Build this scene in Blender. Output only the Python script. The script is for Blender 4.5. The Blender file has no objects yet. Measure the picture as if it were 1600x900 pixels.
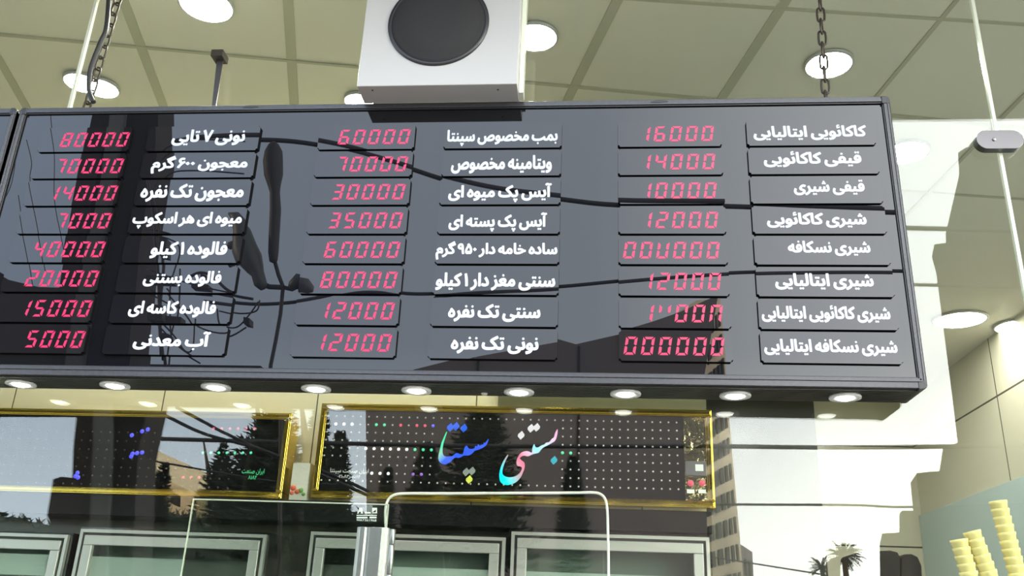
import bpy, bmesh, math, random
import numpy as np
from mathutils import Vector, Matrix
from mathutils.geometry import tessellate_polygon, delaunay_2d_cdt
random.seed(7)
SC = bpy.context.scene
COL = SC.collection
# ---------------------------------------------------------------- camera
F_PX = 1400.0
PITCH, YAW, ROLL = 0.37116, -0.09844, 0.04131
CAM = Vector((0, 0, 1.5))
fw = Vector((math.sin(YAW)*math.cos(PITCH), math.cos(YAW)*math.cos(PITCH), math.sin(PITCH)))
r0 = Vector((math.cos(YAW), -math.sin(YAW), 0)); u0 = r0.cross(fw)
RT = r0*math.cos(ROLL) + u0*math.sin(ROLL)
UP = -r0*math.sin(ROLL) + u0*math.cos(ROLL)
cd = bpy.data.cameras.new('camera'); cam = bpy.data.objects.new('camera', cd); COL.objects.link(cam)
cd.sensor_width = 36; cd.lens = F_PX/1600*36; cd.clip_end = 500; cd.clip_start = 0.05
m = Matrix((RT, UP, -fw)).transposed().to_4x4(); m.translation = CAM
cam.matrix_world = m; SC.camera = cam
SC.view_settings.view_transform = 'Standard'; SC.view_settings.look = 'None'
SC.view_settings.gamma = 1; SC.view_settings.exposure = 0.0; SC.view_settings.use_curve_mapping = False
# ---------------------------------------------------------------- sky and sun
w = bpy.data.worlds.new('sky'); SC.world = w; w.use_nodes = True
nt = w.node_tree; nt.nodes.clear()
tc = nt.nodes.new('ShaderNodeTexCoord'); sp = nt.nodes.new('ShaderNodeSeparateXYZ')
nt.links.new(tc.outputs['Generated'], sp.inputs[0])
mr = nt.nodes.new('ShaderNodeMapRange'); mr.inputs[1].default_value = -0.5; mr.inputs[2].default_value = 0.5
nt.links.new(sp.outputs[0], mr.inputs[0])
rp = nt.nodes.new('ShaderNodeValToRGB'); nt.links.new(mr.outputs[0], rp.inputs[0])
cr = rp.color_ramp
cr.elements[0].position = 0.0; cr.elements[0].color = (0.27, 0.33, 0.42, 1)
cr.elements[1].position = 1.0; cr.elements[1].color = (1.0, 1.02, 1.01, 1)
e = cr.elements.new(0.5); e.color = (0.37, 0.41, 0.465, 1)
e = cr.elements.new(0.72); e.color = (0.64, 0.68, 0.71, 1)
mz = nt.nodes.new('ShaderNodeMapRange'); mz.inputs[1].default_value = 0.10; mz.inputs[2].default_value = 0.30
mz.inputs[3].default_value = 1.0; mz.inputs[4].default_value = 0.0
nt.links.new(sp.outputs[2], mz.inputs[0])
mx = nt.nodes.new('ShaderNodeMix'); mx.data_type = 'RGBA'; mx.blend_type = 'MULTIPLY'
nt.links.new(mz.outputs[0], mx.inputs[0]); nt.links.new(rp.outputs[0], mx.inputs[6])
mx.inputs[7].default_value = (1.75, 1.68, 1.5, 1)
bg = nt.nodes.new('ShaderNodeBackground'); bg.inputs[1].default_value = 10.0
nt.links.new(mx.outputs[2], bg.inputs[0])
wo = nt.nodes.new('ShaderNodeOutputWorld'); nt.links.new(bg.outputs[0], wo.inputs[0])
sd = bpy.data.lights.new('sun', 'SUN'); sd.energy = 22; sd.color = (1.0, 0.74, 0.40); sd.angle = 0.02
so = bpy.data.objects.new('sun', sd); COL.objects.link(so)
sd.energy = 11
so.rotation_euler = Vector((-1, 0.12, 0.30)).to_track_quat('Z', 'Y').to_euler()

# ---------------------------------------------------------------- pixel geometry helpers (1600x900 photograph)
def ray(px, py):
    return fw + RT*((px-800)/F_PX) + UP*((450-py)/F_PX)
def onY(px, py, Y):
    d = ray(px, py); return CAM + d*(Y/d.y)
def onZ(px, py, z):
    d = ray(px, py); return CAM + d*((z-CAM.z)/d.z)
def onX(px, py, x):
    d = ray(px, py); return CAM + d*(x/d.x)
BY, GY = 2.65, 2.845          # board face, shop glass
def RV(px, py, yv, M=2.75):   # a thing in the street, found by its mirror image
    p = onY(px, py, yv); return Vector((p.x, 2*M-p.y, p.z))

# ---------------------------------------------------------------- materials
def mat(name, col, rough=0.5, metal=0.0, emit=None, es=1.0, spec=0.5, noise=0.0, nscale=20, bump=0.0, ior=None, bd_=0.002):
    m = bpy.data.materials.new(name); m.use_nodes = True
    n = m.node_tree.nodes; b = n['Principled BSDF']; L = m.node_tree.links
    b.inputs['Base Color'].default_value = (*col, 1); b.inputs['Roughness'].default_value = rough
    b.inputs['Metallic'].default_value = metal; b.inputs['Specular IOR Level'].default_value = spec
    if ior: b.inputs['IOR'].default_value = ior
    if emit:
        b.inputs['Emission Color'].default_value = (*emit, 1); b.inputs['Emission Strength'].default_value = es
    if noise or bump:
        t = n.new('ShaderNodeTexCoord'); x = n.new('ShaderNodeTexNoise')
        x.inputs['Scale'].default_value = nscale; x.inputs['Detail'].default_value = 5
        L.new(t.outputs['Object'], x.inputs['Vector'])
        if noise:
            r = n.new('ShaderNodeMapRange'); r.inputs[3].default_value = 1-noise; r.inputs[4].default_value = 1+noise
            L.new(x.outputs[0], r.inputs[0])
            v = n.new('ShaderNodeVectorMath'); v.operation = 'SCALE'; v.inputs[0].default_value = col
            L.new(r.outputs[0], v.inputs['Scale']); L.new(v.outputs[0], b.inputs['Base Color'])
        if bump:
            q = n.new('ShaderNodeBump'); q.inputs['Strength'].default_value = bump; q.inputs['Distance'].default_value = bd_
            L.new(x.outputs[0], q.inputs['Height']); L.new(q.outputs[0], b.inputs['Normal'])
    return m
def glass_mat(name, f0, tint):
    m = bpy.data.materials.new(name); m.use_nodes = True
    n = m.node_tree.nodes; L = m.node_tree.links; n.clear()
    lw = n.new('ShaderNodeLayerWeight'); lw.inputs[0].default_value = 0.5
    pw = n.new('ShaderNodeMath'); pw.operation = 'POWER'; pw.inputs[1].default_value = 5
    L.new(lw.outputs['Facing'], pw.inputs[0])
    mr = n.new('ShaderNodeMapRange'); mr.inputs[3].default_value = f0; mr.inputs[4].default_value = 1
    L.new(pw.outputs[0], mr.inputs[0])
    t = n.new('ShaderNodeBsdfTransparent'); t.inputs[0].default_value = (*tint, 1)
    g = n.new('ShaderNodeBsdfGlossy'); g.inputs['Roughness'].default_value = 0.0; g.inputs[0].default_value = (1, 1, 1, 1)
    mxx = n.new('ShaderNodeMixShader'); o = n.new('ShaderNodeOutputMaterial')
    L.new(mr.outputs[0], mxx.inputs[0]); L.new(t.outputs[0], mxx.inputs[1]); L.new(g.outputs[0], mxx.inputs[2])
    L.new(mxx.outputs[0], o.inputs[0])
    return m
def tile_mat(name, col, joint, sx, sz, axis, rough=0.15, off=(0, 0), jw=0.006):
    """large wall tiles with thin joints; axis 'x' = wall along x, 'y' = wall along y"""
    m = mat(name, col, rough)
    n = m.node_tree.nodes; L = m.node_tree.links; b = n['Principled BSDF']
    t = n.new('ShaderNodeTexCoord'); s = n.new('ShaderNodeSeparateXYZ'); L.new(t.outputs['Object'], s.inputs[0])
    outs = []
    for src, size, of in ((s.outputs[0 if axis == 'x' else 1], sx, off[0]), (s.outputs[2], sz, off[1])):
        a = n.new('ShaderNodeMath'); a.operation = 'SUBTRACT'; a.inputs[1].default_value = of; L.new(src, a.inputs[0])
        q = n.new('ShaderNodeMath'); q.operation = 'PINGPONG'; q.inputs[1].default_value = size/2; L.new(a.outputs[0], q.inputs[0])
        c = n.new('ShaderNodeMath'); c.operation = 'LESS_THAN'; c.inputs[1].default_value = jw/2; L.new(q.outputs[0], c.inputs[0])
        outs.append(c)
    mx_ = n.new('ShaderNodeMath'); mx_.operation = 'MAXIMUM'; L.new(outs[0].outputs[0], mx_.inputs[0]); L.new(outs[1].outputs[0], mx_.inputs[1])
    mm = n.new('ShaderNodeMix'); mm.data_type = 'RGBA'; L.new(mx_.outputs[0], mm.inputs[0])
    mm.inputs[6].default_value = (*col, 1); mm.inputs[7].default_value = (*joint, 1)
    L.new(mm.outputs[2], b.inputs['Base Color'])
    return m

M = {}
M['acrylic'] = mat('black_acrylic', (0.004, 0.0045, 0.006), 0.0, ior=1.5)
M['plate'] = mat('black_acrylic_plate', (0.006, 0.006, 0.008), 0.0, ior=1.5)
M['plate_edge'] = mat('matt_black_edge', (0.002, 0.002, 0.002), 0.6, spec=0.1)
M['frame'] = mat('dark_anodised_aluminium', (0.035, 0.036, 0.042), 0.28, 0.0, spec=0.55, noise=0.5, nscale=90)
M['frame_side'] = mat('grained_grey_aluminium', (0.05, 0.05, 0.055), 0.35, 0.0, noise=0.7, nscale=160)
M['cap'] = mat('black_plastic', (0.015, 0.015, 0.017), 0.35)
M['under'] = mat('ridged_dark_aluminium', (0.016, 0.014, 0.010), 0.3, 0.2)
M['white_text'] = mat('white_vinyl', (0.44, 0.46, 0.50), 0.5, spec=0.2)
M['led'] = mat('red_led', (0.03, 0.002, 0.004), 0.3, emit=(1.0, 0.015, 0.17), es=0.95)
M['ring'] = mat('grey_lamp_ring', (0.45, 0.46, 0.44), 0.3)
M['lamp'] = mat('lamp_glow', (1, 1, 1), 0.5, emit=(1.0, 1.0, 0.93), es=9)
M['disc'] = mat('ceiling_lamp_glow', (1, 1, 1), 0.5, emit=(1.0, 0.97, 0.90), es=180)
M['disc_deep'] = mat('deep_ceiling_lamp_glow', (1, 1, 1), 0.5, emit=(1.0, 0.97, 0.90), es=55)
M['box'] = mat('white_lacquer', (0.35, 0.35, 0.345), 0.35)
M['grille'] = mat('black_speaker_cloth', (0.008, 0.008, 0.009), 0.8, bump=0.4, nscale=300)
M['chain'] = mat('dark_steel_chain', (0.06, 0.05, 0.04), 0.45, 0.6)
M['cable'] = mat('black_cable', (0.012, 0.012, 0.013), 0.5)
M['chrome'] = mat('brushed_steel', (0.40, 0.39, 0.40), 0.32, 1.0)
M['clampmetal'] = mat('satin_steel', (0.13, 0.125, 0.13), 0.28, 1.0)
M['gold'] = mat('polished_gold', (0.80, 0.58, 0.10), 0.12, 1.0)
M['glass'] = glass_mat('shop_glass', 0.05, (0.94, 0.96, 0.93))
M['clear'] = glass_mat('clear_glass', 0.03, (0.93, 0.96, 0.94))
M['glass_edge'] = mat('pale_glass_edge', (0.62, 0.66, 0.56), 0.2)
M['ceiling'] = mat('ceiling_tile', (0.68, 0.66, 0.57), 0.55, noise=0.03, nscale=3)
M['groove'] = mat('ceiling_groove', (0.44, 0.43, 0.33), 0.7)
M['wall'] = tile_mat('beige_wall_tile', (0.70, 0.67, 0.48), (0.10, 0.09, 0.06), 0.78, 3.0, 'x', off=(-2.9, 0.3))
M['side'] = tile_mat('beige_side_tile', (0.66, 0.64, 0.50), (0.08, 0.07, 0.05), 2.4, 0.99, 'y', off=(7.35, 1.5+0.605*3.24), jw=0.016)
M['blue'] = mat('pale_blue_panel', (0.50, 0.64, 0.64), 0.3)
M['floor'] = mat('floor_tile', (0.45, 0.43, 0.36), 0.3)
M['darkwall'] = mat('dark_panel', (0.045, 0.045, 0.035), 0.3)
M['soffit'] = mat('grey_soffit', (0.10, 0.10, 0.10), 0.6)
M['freezer'] = mat('black_cabinet', (0.006, 0.006, 0.007), 0.08)
M['header'] = mat('matt_black_header', (0.006, 0.006, 0.007), 0.35, spec=0.15)
M['olive_shade'] = mat('olive_wall_shade', (0.10, 0.10, 0.055), 0.4)
M['wavy'] = mat('rippled_gold_mirror', (0.62, 0.54, 0.30), 0.06, 1.0, bump=1.0, nscale=12, bd_=0.02)
M['control'] = mat('grey_control', (0.12, 0.12, 0.13), 0.4)
M['alu'] = mat('satin_aluminium', (0.46, 0.47, 0.45), 0.35, 0.6)
M['gasket'] = mat('black_gasket', (0.01, 0.01, 0.01), 0.5)
M['ice'] = mat('freezer_liner', (0.17, 0.22, 0.20), 0.5)
M['ice2'] = mat('freezer_shelf', (0.42, 0.50, 0.47), 0.4)
M['dot'] = mat('faint_glow_dot', (0.55, 0.55, 0.55), 0.4, emit=(1, 1, 1), es=0.08)  # weak glow put into the dots' own material
for nm, c, s in (('led_white', (1, 1, 1), 1.6), ('led_green', (0.05, 0.9, 0.45), 1.0), ('led_red', (0.95, 0.03, 0.12), 0.9),
                 ('led_blue', (0.05, 0.05, 1.0), 1.6), ('led_violet', (0.4, 0.12, 0.9), 0.8)):
    M[nm] = mat(nm, (0.1, 0.1, 0.1), 0.4, emit=c, es=s)

M['sign_green'] = mat('green_print', (0.05, 0.5, 0.2), 0.5, emit=(0.05, 0.8, 0.3), es=0.5)
M['sign_pale'] = mat('pale_print', (0.6, 0.65, 0.62), 0.5, emit=(0.8, 0.9, 0.85), es=0.35)
M['wafer'] = mat('yellow_wafer', (0.78, 0.68, 0.28), 0.6, noise=0.15, nscale=60)
M['brown'] = mat('dark_brown_plastic', (0.02, 0.015, 0.013), 0.6, spec=0.15)
M['steel_counter'] = mat('steel_counter', (0.5, 0.5, 0.5), 0.3, 0.9)
M['whitetube'] = mat('white_tube', (0.85, 0.85, 0.82), 0.3)
M['poster'] = mat('pale_poster', (0.62, 0.64, 0.55), 0.5)
M['fruit_red'] = mat('red_fruit', (0.6, 0.12, 0.06), 0.4)
M['fruit_green'] = mat('green_fruit', (0.12, 0.3, 0.06), 0.4)
# the street
M['asphalt'] = mat('asphalt', (0.05, 0.05, 0.052), 0.9, noise=0.3, nscale=4)
M['paving'] = mat('paving', (0.16, 0.15, 0.14), 0.8, noise=0.2, nscale=6)
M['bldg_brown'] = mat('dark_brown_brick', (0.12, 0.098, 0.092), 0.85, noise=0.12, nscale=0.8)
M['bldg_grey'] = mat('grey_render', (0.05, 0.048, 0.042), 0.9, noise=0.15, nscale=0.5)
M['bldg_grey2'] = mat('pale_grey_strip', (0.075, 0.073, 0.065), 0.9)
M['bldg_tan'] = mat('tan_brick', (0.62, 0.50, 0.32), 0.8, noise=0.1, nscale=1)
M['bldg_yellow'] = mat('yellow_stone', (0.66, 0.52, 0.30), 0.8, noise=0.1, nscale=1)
M['window_dark'] = mat('dark_window', (0.03, 0.025, 0.02), 0.9, spec=0.1)
M['pole_dark'] = mat('tarred_pole', (0.016, 0.012, 0.011), 0.8, noise=0.4, nscale=5)
M['pole_grey'] = mat('grey_conduit', (0.12, 0.125, 0.12), 0.5, noise=0.4, nscale=6)
M['lampdark'] = mat('street_lamp_dark', (0.010, 0.010, 0.012), 0.6)
M['horn'] = mat('grey_lamp_housing', (0.05, 0.055, 0.06), 0.5)
M['pine'] = mat('pine_needles', (0.025, 0.04, 0.026), 0.9, noise=0.5, nscale=3)
M['trunk'] = mat('tree_trunk', (0.06, 0.045, 0.03), 0.9)
# holographic lettering: hues run along the word
def rainbow(name, stops, x0, x1, z0, z1):
    m = mat(name, (0.5, 0.5, 0.5), 0.25)
    n = m.node_tree.nodes; L = m.node_tree.links; b = n['Principled BSDF']
    t = n.new('ShaderNodeTexCoord'); s = n.new('ShaderNodeSeparateXYZ'); L.new(t.outputs['Object'], s.inputs[0])
    a = n.new('ShaderNodeMapRange'); a.inputs[1].default_value = x0; a.inputs[2].default_value = x1; L.new(s.outputs[0], a.inputs[0])
    c = n.new('ShaderNodeMapRange'); c.inputs[1].default_value = z0; c.inputs[2].default_value = z1; L.new(s.outputs[2], c.inputs[0])
    k = n.new('ShaderNodeMath'); k.operation = 'MULTIPLY_ADD'; k.inputs[1].default_value = 0.6
    L.new(a.outputs[0], k.inputs[0])
    k2 = n.new('ShaderNodeMath'); k2.operation = 'MULTIPLY'; k2.inputs[1].default_value = 0.4; L.new(c.outputs[0], k2.inputs[0])
    L.new(k2.outputs[0], k.inputs[2])
    r = n.new('ShaderNodeValToRGB'); L.new(k.outputs[0], r.inputs[0])
    el = r.color_ramp.elements
    el[0].position, el[0].color = stops[0][0], (*stops[0][1], 1)
    el[1].position, el[1].color = stops[-1][0], (*stops[-1][1], 1)
    for p, cc in stops[1:-1]:
        q = el.new(p); q.color = (*cc, 1)
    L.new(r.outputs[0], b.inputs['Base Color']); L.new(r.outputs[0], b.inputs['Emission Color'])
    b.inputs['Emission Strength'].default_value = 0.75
    return m

# ---------------------------------------------------------------- mesh helpers
class MB:
    def __init__(s): s.bm = bmesh.new()
    def face(s, pts, mi=0):
        vs = [s.bm.verts.new(p) for p in pts]; f = s.bm.faces.new(vs); f.material_index = mi; return s
    def hexa(s, a, b, mi=0):              # bottom ring a[4], top ring b[4]
        va = [s.bm.verts.new(p) for p in a]; vb = [s.bm.verts.new(p) for p in b]; n = len(va)
        fs = [s.bm.faces.new(va[::-1]), s.bm.faces.new(vb)]
        for i in range(n): fs.append(s.bm.faces.new((va[i], va[(i+1) % n], vb[(i+1) % n], vb[i])))
        for f in fs: f.material_index = mi
        return s
    def box(s, x0, x1, y0, y1, z0, z1, mi=0):
        return s.hexa([(x0, y0, z0), (x1, y0, z0), (x1, y1, z0), (x0, y1, z0)],
                      [(x0, y0, z1), (x1, y0, z1), (x1, y1, z1), (x0, y1, z1)], mi)
    def prism(s, pts, d, mi=0, side=None):  # polygon (any shape) pushed along vector d
        pts = [Vector(p) for p in pts]; d = Vector(d); n = len(pts)
        va = [s.bm.verts.new(p) for p in pts]; vb = [s.bm.verts.new(p+d) for p in pts]
        for t in tessellate_polygon([pts]):
            try:
                f = s.bm.faces.new([va[i] for i in t]); f.material_index = mi
                f = s.bm.faces.new([vb[i] for i in t[::-1]]); f.material_index = mi
            except ValueError: pass
        for i in range(n):
            f = s.bm.faces.new((va[i], vb[i], vb[(i+1) % n], va[(i+1) % n])); f.material_index = mi if side is None else side
        return s
    def tube(s, pts, r, seg=8, mi=0, closed=False):
        pts = [Vector(p) for p in pts]; n = len(pts)
        rr = r if isinstance(r, (list, tuple)) else [r]*n
        rings = []; prev = None
        for i in range(n):
            a = pts[(i-1) % n] if (closed or i) else pts[i]; b = pts[(i+1) % n] if (closed or i < n-1) else pts[i]
            t = (b-a).normalized()
            if prev is None:
                q = t.orthogonal().normalized()
            else:
                q = (prev - t*prev.dot(t)).normalized()
            prev = q; h = t.cross(q)
            rings.append([s.bm.verts.new(pts[i]+(q*math.cos(2*math.pi*k/seg)+h*math.sin(2*math.pi*k/seg))*rr[i]) for k in range(seg)])
        for i in range(n if closed else n-1):
            A, B = rings[i], rings[(i+1) % n]
            for k in range(seg):
                f = s.bm.faces.new((A[k], A[(k+1) % seg], B[(k+1) % seg], B[k])); f.material_index = mi; f.smooth = True
        if not closed:
            for R_, o in ((rings[0], -1), (rings[-1], 1)):
                f = s.bm.faces.new(R_[::o]); f.material_index = mi
        return s
    def lathe(s, prof, origin, axis=(0, 0, 1), seg=32, mi=0, smooth=True):
        ax = Vector(axis).normalized(); q = ax.orthogonal().normalized(); h = ax.cross(q); o = Vector(origin)
        rings = []
        for r, z in prof:
            if r < 1e-6: rings.append([s.bm.verts.new(o+ax*z)])
            else: rings.append([s.bm.verts.new(o+ax*z+(q*math.cos(2*math.pi*k/seg)+h*math.sin(2*math.pi*k/seg))*r) for k in range(seg)])
        for A, B in zip(rings, rings[1:]):
            for k in range(seg):
                v = [A[k % len(A)], A[(k+1) % len(A)], B[(k+1) % len(B)], B[k % len(B)]]
                v = list(dict.fromkeys(v))
                if len(v) > 2:
                    f = s.bm.faces.new(v); f.material_index = mi; f.smooth = smooth
        return s
    def build(s, name, mats, parent=None, bevel=0.0, recalc=True):
        if recalc: bmesh.ops.recalc_face_normals(s.bm, faces=s.bm.faces)
        me = bpy.data.meshes.new(name); s.bm.to_mesh(me); s.bm.free()
        for mm in (mats if isinstance(mats, (list, tuple)) else [mats]): me.materials.append(mm)
        o = bpy.data.objects.new(name, me); COL.objects.link(o)
        if parent is not None:
            o.parent = parent
            o.matrix_parent_inverse = wm(parent).inverted()
        if bevel:
            bv = o.modifiers.new('bevel', 'BEVEL'); bv.width = bevel; bv.segments = 3; bv.limit_method = 'ANGLE'
        return o
def wm(o):
    m = Matrix.LocRotScale(o.location, o.rotation_euler, o.scale)
    return wm(o.parent) @ o.matrix_parent_inverse @ m if o.parent else m
def tag(o, label, cat, group=None, kind=None):
    o['label'] = label; o['category'] = cat
    if group: o['group'] = group
    if kind: o['kind'] = kind
    return o
def thing(name, label, cat, loc=(0, 0, 0), group=None):
    o = bpy.data.objects.new(name, None); o.empty_display_size = 0.1; COL.objects.link(o); o.location = loc
    return tag(o, label, cat, group)
def struct(name, mb, mm, parent=None, **k):
    o = mb.build(name, mm, parent, **k)
    if parent is None: o['kind'] = 'structure'
    return o
def catmull(pts, n=5, closed=False):
    pts = [Vector(p) for p in pts]; out = []; N = len(pts)
    for i in range(N if closed else N-1):
        g = lambda j: pts[j % N] if closed else pts[max(0, min(N-1, j))]
        a, b, c, d = g(i-1), g(i), g(i+1), g(i+2)
        for k in range(n):
            t = k/n
            out.append(0.5*((2*b)+(c-a)*t+(2*a-5*b+4*c-d)*t*t+(3*b-a-3*c+d)*t**3))
    if not closed: out.append(pts[-1])
    return out

# ---------------------------------------------------------------- Persian lettering
FORMS = {  # isolated, final, initial, medial
 'ا': 'FE8D FE8E - -', 'آ': 'FE81 FE82 - -', 'ب': 'FE8F FE90 FE91 FE92', 'پ': 'FB56 FB57 FB58 FB59', 'ت': 'FE95 FE96 FE97 FE98',
 'ج': 'FE9D FE9E FE9F FEA0', 'خ': 'FEA5 FEA6 FEA7 FEA8', 'د': 'FEA9 FEAA - -', 'ر': 'FEAD FEAE - -', 'ز': 'FEAF FEB0 - -',
 'س': 'FEB1 FEB2 FEB3 FEB4', 'ش': 'FEB5 FEB6 FEB7 FEB8', 'ص': 'FEB9 FEBA FEBB FEBC', 'ع': 'FEC9 FECA FECB FECC',
 'غ': 'FECD FECE FECF FED0', 'ف': 'FED1 FED2 FED3 FED4', 'ق': 'FED5 FED6 FED7 FED8', 'ک': 'FB8E FB8F FB90 FB91',
 'گ': 'FB92 FB93 FB94 FB95', 'ل': 'FEDD FEDE FEDF FEE0', 'م': 'FEE1 FEE2 FEE3 FEE4', 'ن': 'FEE5 FEE6 FEE7 FEE8',
 'و': 'FEED FEEE - -', 'ه': 'FEE9 FEEA FEEB FEEC', 'ی': 'FBFC FBFD FBFE FBFF', 'ئ': 'FE89 FE8A FE8B FE8C'}
FORMS = {k: v.split() for k, v in FORMS.items()}
def shape(txt):
    out = []
    for i, c in enumerate(txt):
        if c not in FORMS: out.append(c); continue
        f = FORMS[c]; p = txt[i-1] if i else ' '; q = txt[i+1] if i+1 < len(txt) else ' '
        pj = p in FORMS and FORMS[p][2] != '-'; nj = q in FORMS and f[2] != '-'
        out.append(chr(int(f[3 if (pj and nj) else 1 if pj else 2 if nj else 0], 16)))
    # numbers read left to right, the rest right to left
    res = []; num = []
    for c in out:
        if c in '۰۱۲۳۴۵۶۷۸۹0123456789-': num.append(c)
        else:
            res += num[::-1]; num = []; res.append(c)
    res += num[::-1]
    return ''.join(res[::-1])
def text_mesh(txt, bold=0.0, dotbold=0.0, wordsp=1.0):
    """filled letters with a heavy outline; the dots are moved clear of the thickened strokes"""
    cu = bpy.data.curves.new('t', 'FONT'); cu.body = txt; cu.space_word = wordsp; cu.resolution_u = 4
    o = bpy.data.objects.new('t', cu); COL.objects.link(o)
    dg = bpy.context.evaluated_depsgraph_get(); dg.update()
    base = o.to_curve(dg)
    polys = []
    for spl in base.splines:
        bp = spl.bezier_points; pts = []
        for a in range(len(bp)):
            b_ = bp[(a+1) % len(bp)]; p0, p1, p2, p3 = bp[a].co, bp[a].handle_right, b_.handle_left, b_.co
            ch = p3-p0
            straight = ch.length < 1e-6 or max(abs(ch.cross(p1-p0).z), abs(ch.cross(p2-p0).z))/ch.length < 8e-4
            for k in range(1 if straight else 3):
                t = k/3; q = p0*(1-t)**3+p1*3*t*(1-t)**2+p2*3*t*t*(1-t)+p3*t**3
                if not pts or (pts[-1]-q.to_2d()).length > 1e-4: pts.append(q.to_2d())
        if len(pts) > 2 and (pts[0]-pts[-1]).length < 1e-4: pts.pop()
        if len(pts) > 2: polys.append(pts)
    o.to_curve_clear(); bpy.data.objects.remove(o); bpy.data.curves.remove(cu)
    def area(p): return sum(p[k].x*p[(k+1) % len(p)].y-p[(k+1) % len(p)].x*p[k].y for k in range(len(p)))/2
    sgn = 1 if area(max(polys, key=lambda p: abs(area(p)))) > 0 else -1
    widths = []
    for p in polys:
        xs = [v.x for v in p]; ys = [v.y for v in p]; c_ = (min(ys)+max(ys))/2
        isdot = area(p)*sgn > 0 and max(max(xs)-min(xs), max(ys)-min(ys)) < .25 and bold > .015 and not (.2 < c_ < .36)
        if isdot:
            sh = bold*.9 if c_ > .3 else -bold*.9
            for v in p: v.y += sh
        widths.append(dotbold if isdot else bold)
    vs, es = [], []
    for p in polys:
        n0 = len(vs); vs += p; es += [(n0+k, n0+(k+1) % len(p)) for k in range(len(p))]
    cv, ce, cf, *_ = delaunay_2d_cdt(vs, es, [], 0, 1e-5)
    boxes = [(min(v.x for v in p), max(v.x for v in p), min(v.y for v in p), max(v.y for v in p), p) for p in polys]
    bm = bmesh.new(); bv = [bm.verts.new((v.x, v.y, 0)) for v in cv]
    for f in cf:
        c = (cv[f[0]]+cv[f[1]]+cv[f[2]])/3; wn = 0
        for a, b_, d, e_, p in boxes:
            if a <= c.x <= b_ and d <= c.y <= e_:
                for k in range(len(p)):
                    u, v = p[k], p[(k+1) % len(p)]
                    if (u.y <= c.y) != (v.y <= c.y) and u.x+(c.y-u.y)/(v.y-u.y)*(v.x-u.x) > c.x: wn += 1 if v.y > u.y else -1
        if wn: bm.faces.new([bv[k] for k in f])
    if bold > 0.012:      # merge the letter and its heavy outline into one clean surface
        bm.free(); V2, E2 = list(vs), list(es); segs = []
        for p, b in zip(polys, widths):
            N = len(p)
            for k in range(N):
                z_, a, c = p[k-1], p[k], p[(k+1) % N]; t = c-a; n = Vector((-t.y, t.x)).normalized()*b
                segs.append((a.x, a.y, c.x, c.y, b))
                n0 = len(V2); V2 += [a-n, c-n, a+n, c+n]; E2 += [(n0, n0+1), (n0+2, n0+3)]
                if (a-z_).angle(t, 0) > .25:
                    q = [a+Vector((b*math.cos(m_*math.pi/5+.1), b*math.sin(m_*math.pi/5+.1))) for m_ in range(10)]
                    n0 = len(V2); V2 += q; E2 += [(n0+m_, n0+(m_+1) % 10) for m_ in range(10)]
        cv, ce, cf, *_ = delaunay_2d_cdt(V2, E2, [], 0, 1e-5)
        T = np.array([f[:3] for f in cf]); C2 = np.array([(v.x, v.y) for v in cv])[T].mean(1)
        S = np.array(segs); keep = np.zeros(len(C2), bool)
        for s0 in range(0, len(C2), 1500):
            c = C2[s0:s0+1500]; ax, ay, bx_, by_, bw = S.T
            dx, dy_ = bx_-ax, by_-ay
            px_, py_ = c[:, :1]-ax, c[:, 1:]-ay
            tt = np.clip((px_*dx+py_*dy_)/(dx*dx+dy_*dy_), 0, 1)
            near = (((px_-tt*dx)**2+(py_-tt*dy_)**2) < (bw*.985)**2).any(1)
            up_ = (ay <= c[:, 1:]) & (by_ > c[:, 1:]); dn = (ay > c[:, 1:]) & (by_ <= c[:, 1:])
            cr_ = dx*py_-dy_*px_
            wn = (up_ & (cr_ > 0)).sum(1)-(dn & (cr_ < 0)).sum(1)
            keep[s0:s0+1500] = near | (wn != 0)
        bm = bmesh.new(); bv = [bm.verts.new((v.x, v.y, 0)) for v in cv]
        for f, k in zip(cf, keep):
            if k: bm.faces.new([bv[m_] for m_ in f])
    bmesh.ops.delete(bm, geom=[v for v in bm.verts if not v.link_faces], context='VERTS')
    me = bpy.data.meshes.new('t'); bm.to_mesh(me); bm.free()
    return me
def lettering(name, txt, x0, x1, z0, z1, y, material, parent, bold=0.03, thick=0.0015, persian=True, wordsp=1.0):
    me = text_mesh(shape(txt) if persian else txt, bold, bold*.45, wordsp)
    xs = [v.co.x for v in me.vertices]; ys = [v.co.y for v in me.vertices]
    a, b, c, d = min(xs), max(xs), min(ys), max(ys)
    for v in me.vertices:
        v.co = Vector((x0+(v.co.x-a)/(b-a)*(x1-x0), y, z0+(v.co.y-c)/(d-c)*(z1-z0)))
    bm = bmesh.new(); bm.from_mesh(me); bpy.data.meshes.remove(me)
    mb = MB(); mb.bm.free(); mb.bm = bm
    mb.bm.normal_update()
    for f in mb.bm.faces:
        if f.normal.y > 0: f.normal_flip()
    return mb.build(name, material, parent, recalc=False)
SEG = {  # seven segments as quads in a 1 x 2 cell
 'a': [(0.12, 2.0), (0.88, 2.0), (0.72, 1.74), (0.28, 1.74)], 'd': [(0.28, 0.26), (0.72, 0.26), (0.88, 0), (0.12, 0)],
 'g': [(0.24, 1.12), (0.76, 1.12), (0.86, 1.0), (0.76, 0.88), (0.24, 0.88), (0.14, 1.0)],
 'f': [(0.0, 1.95), (0.24, 1.68), (0.24, 1.18), (0.10, 1.04), (0, 1.10)], 'b': [(1.0, 1.95), (0.76, 1.68), (0.76, 1.18), (0.90, 1.04), (1.0, 1.10)],
 'e': [(0.0, 0.05), (0.24, 0.32), (0.24, 0.82), (0.10, 0.96), (0, 0.90)], 'c': [(1.0, 0.05), (0.76, 0.32), (0.76, 0.82), (0.90, 0.96), (1.0, 0.90)]}
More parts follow.
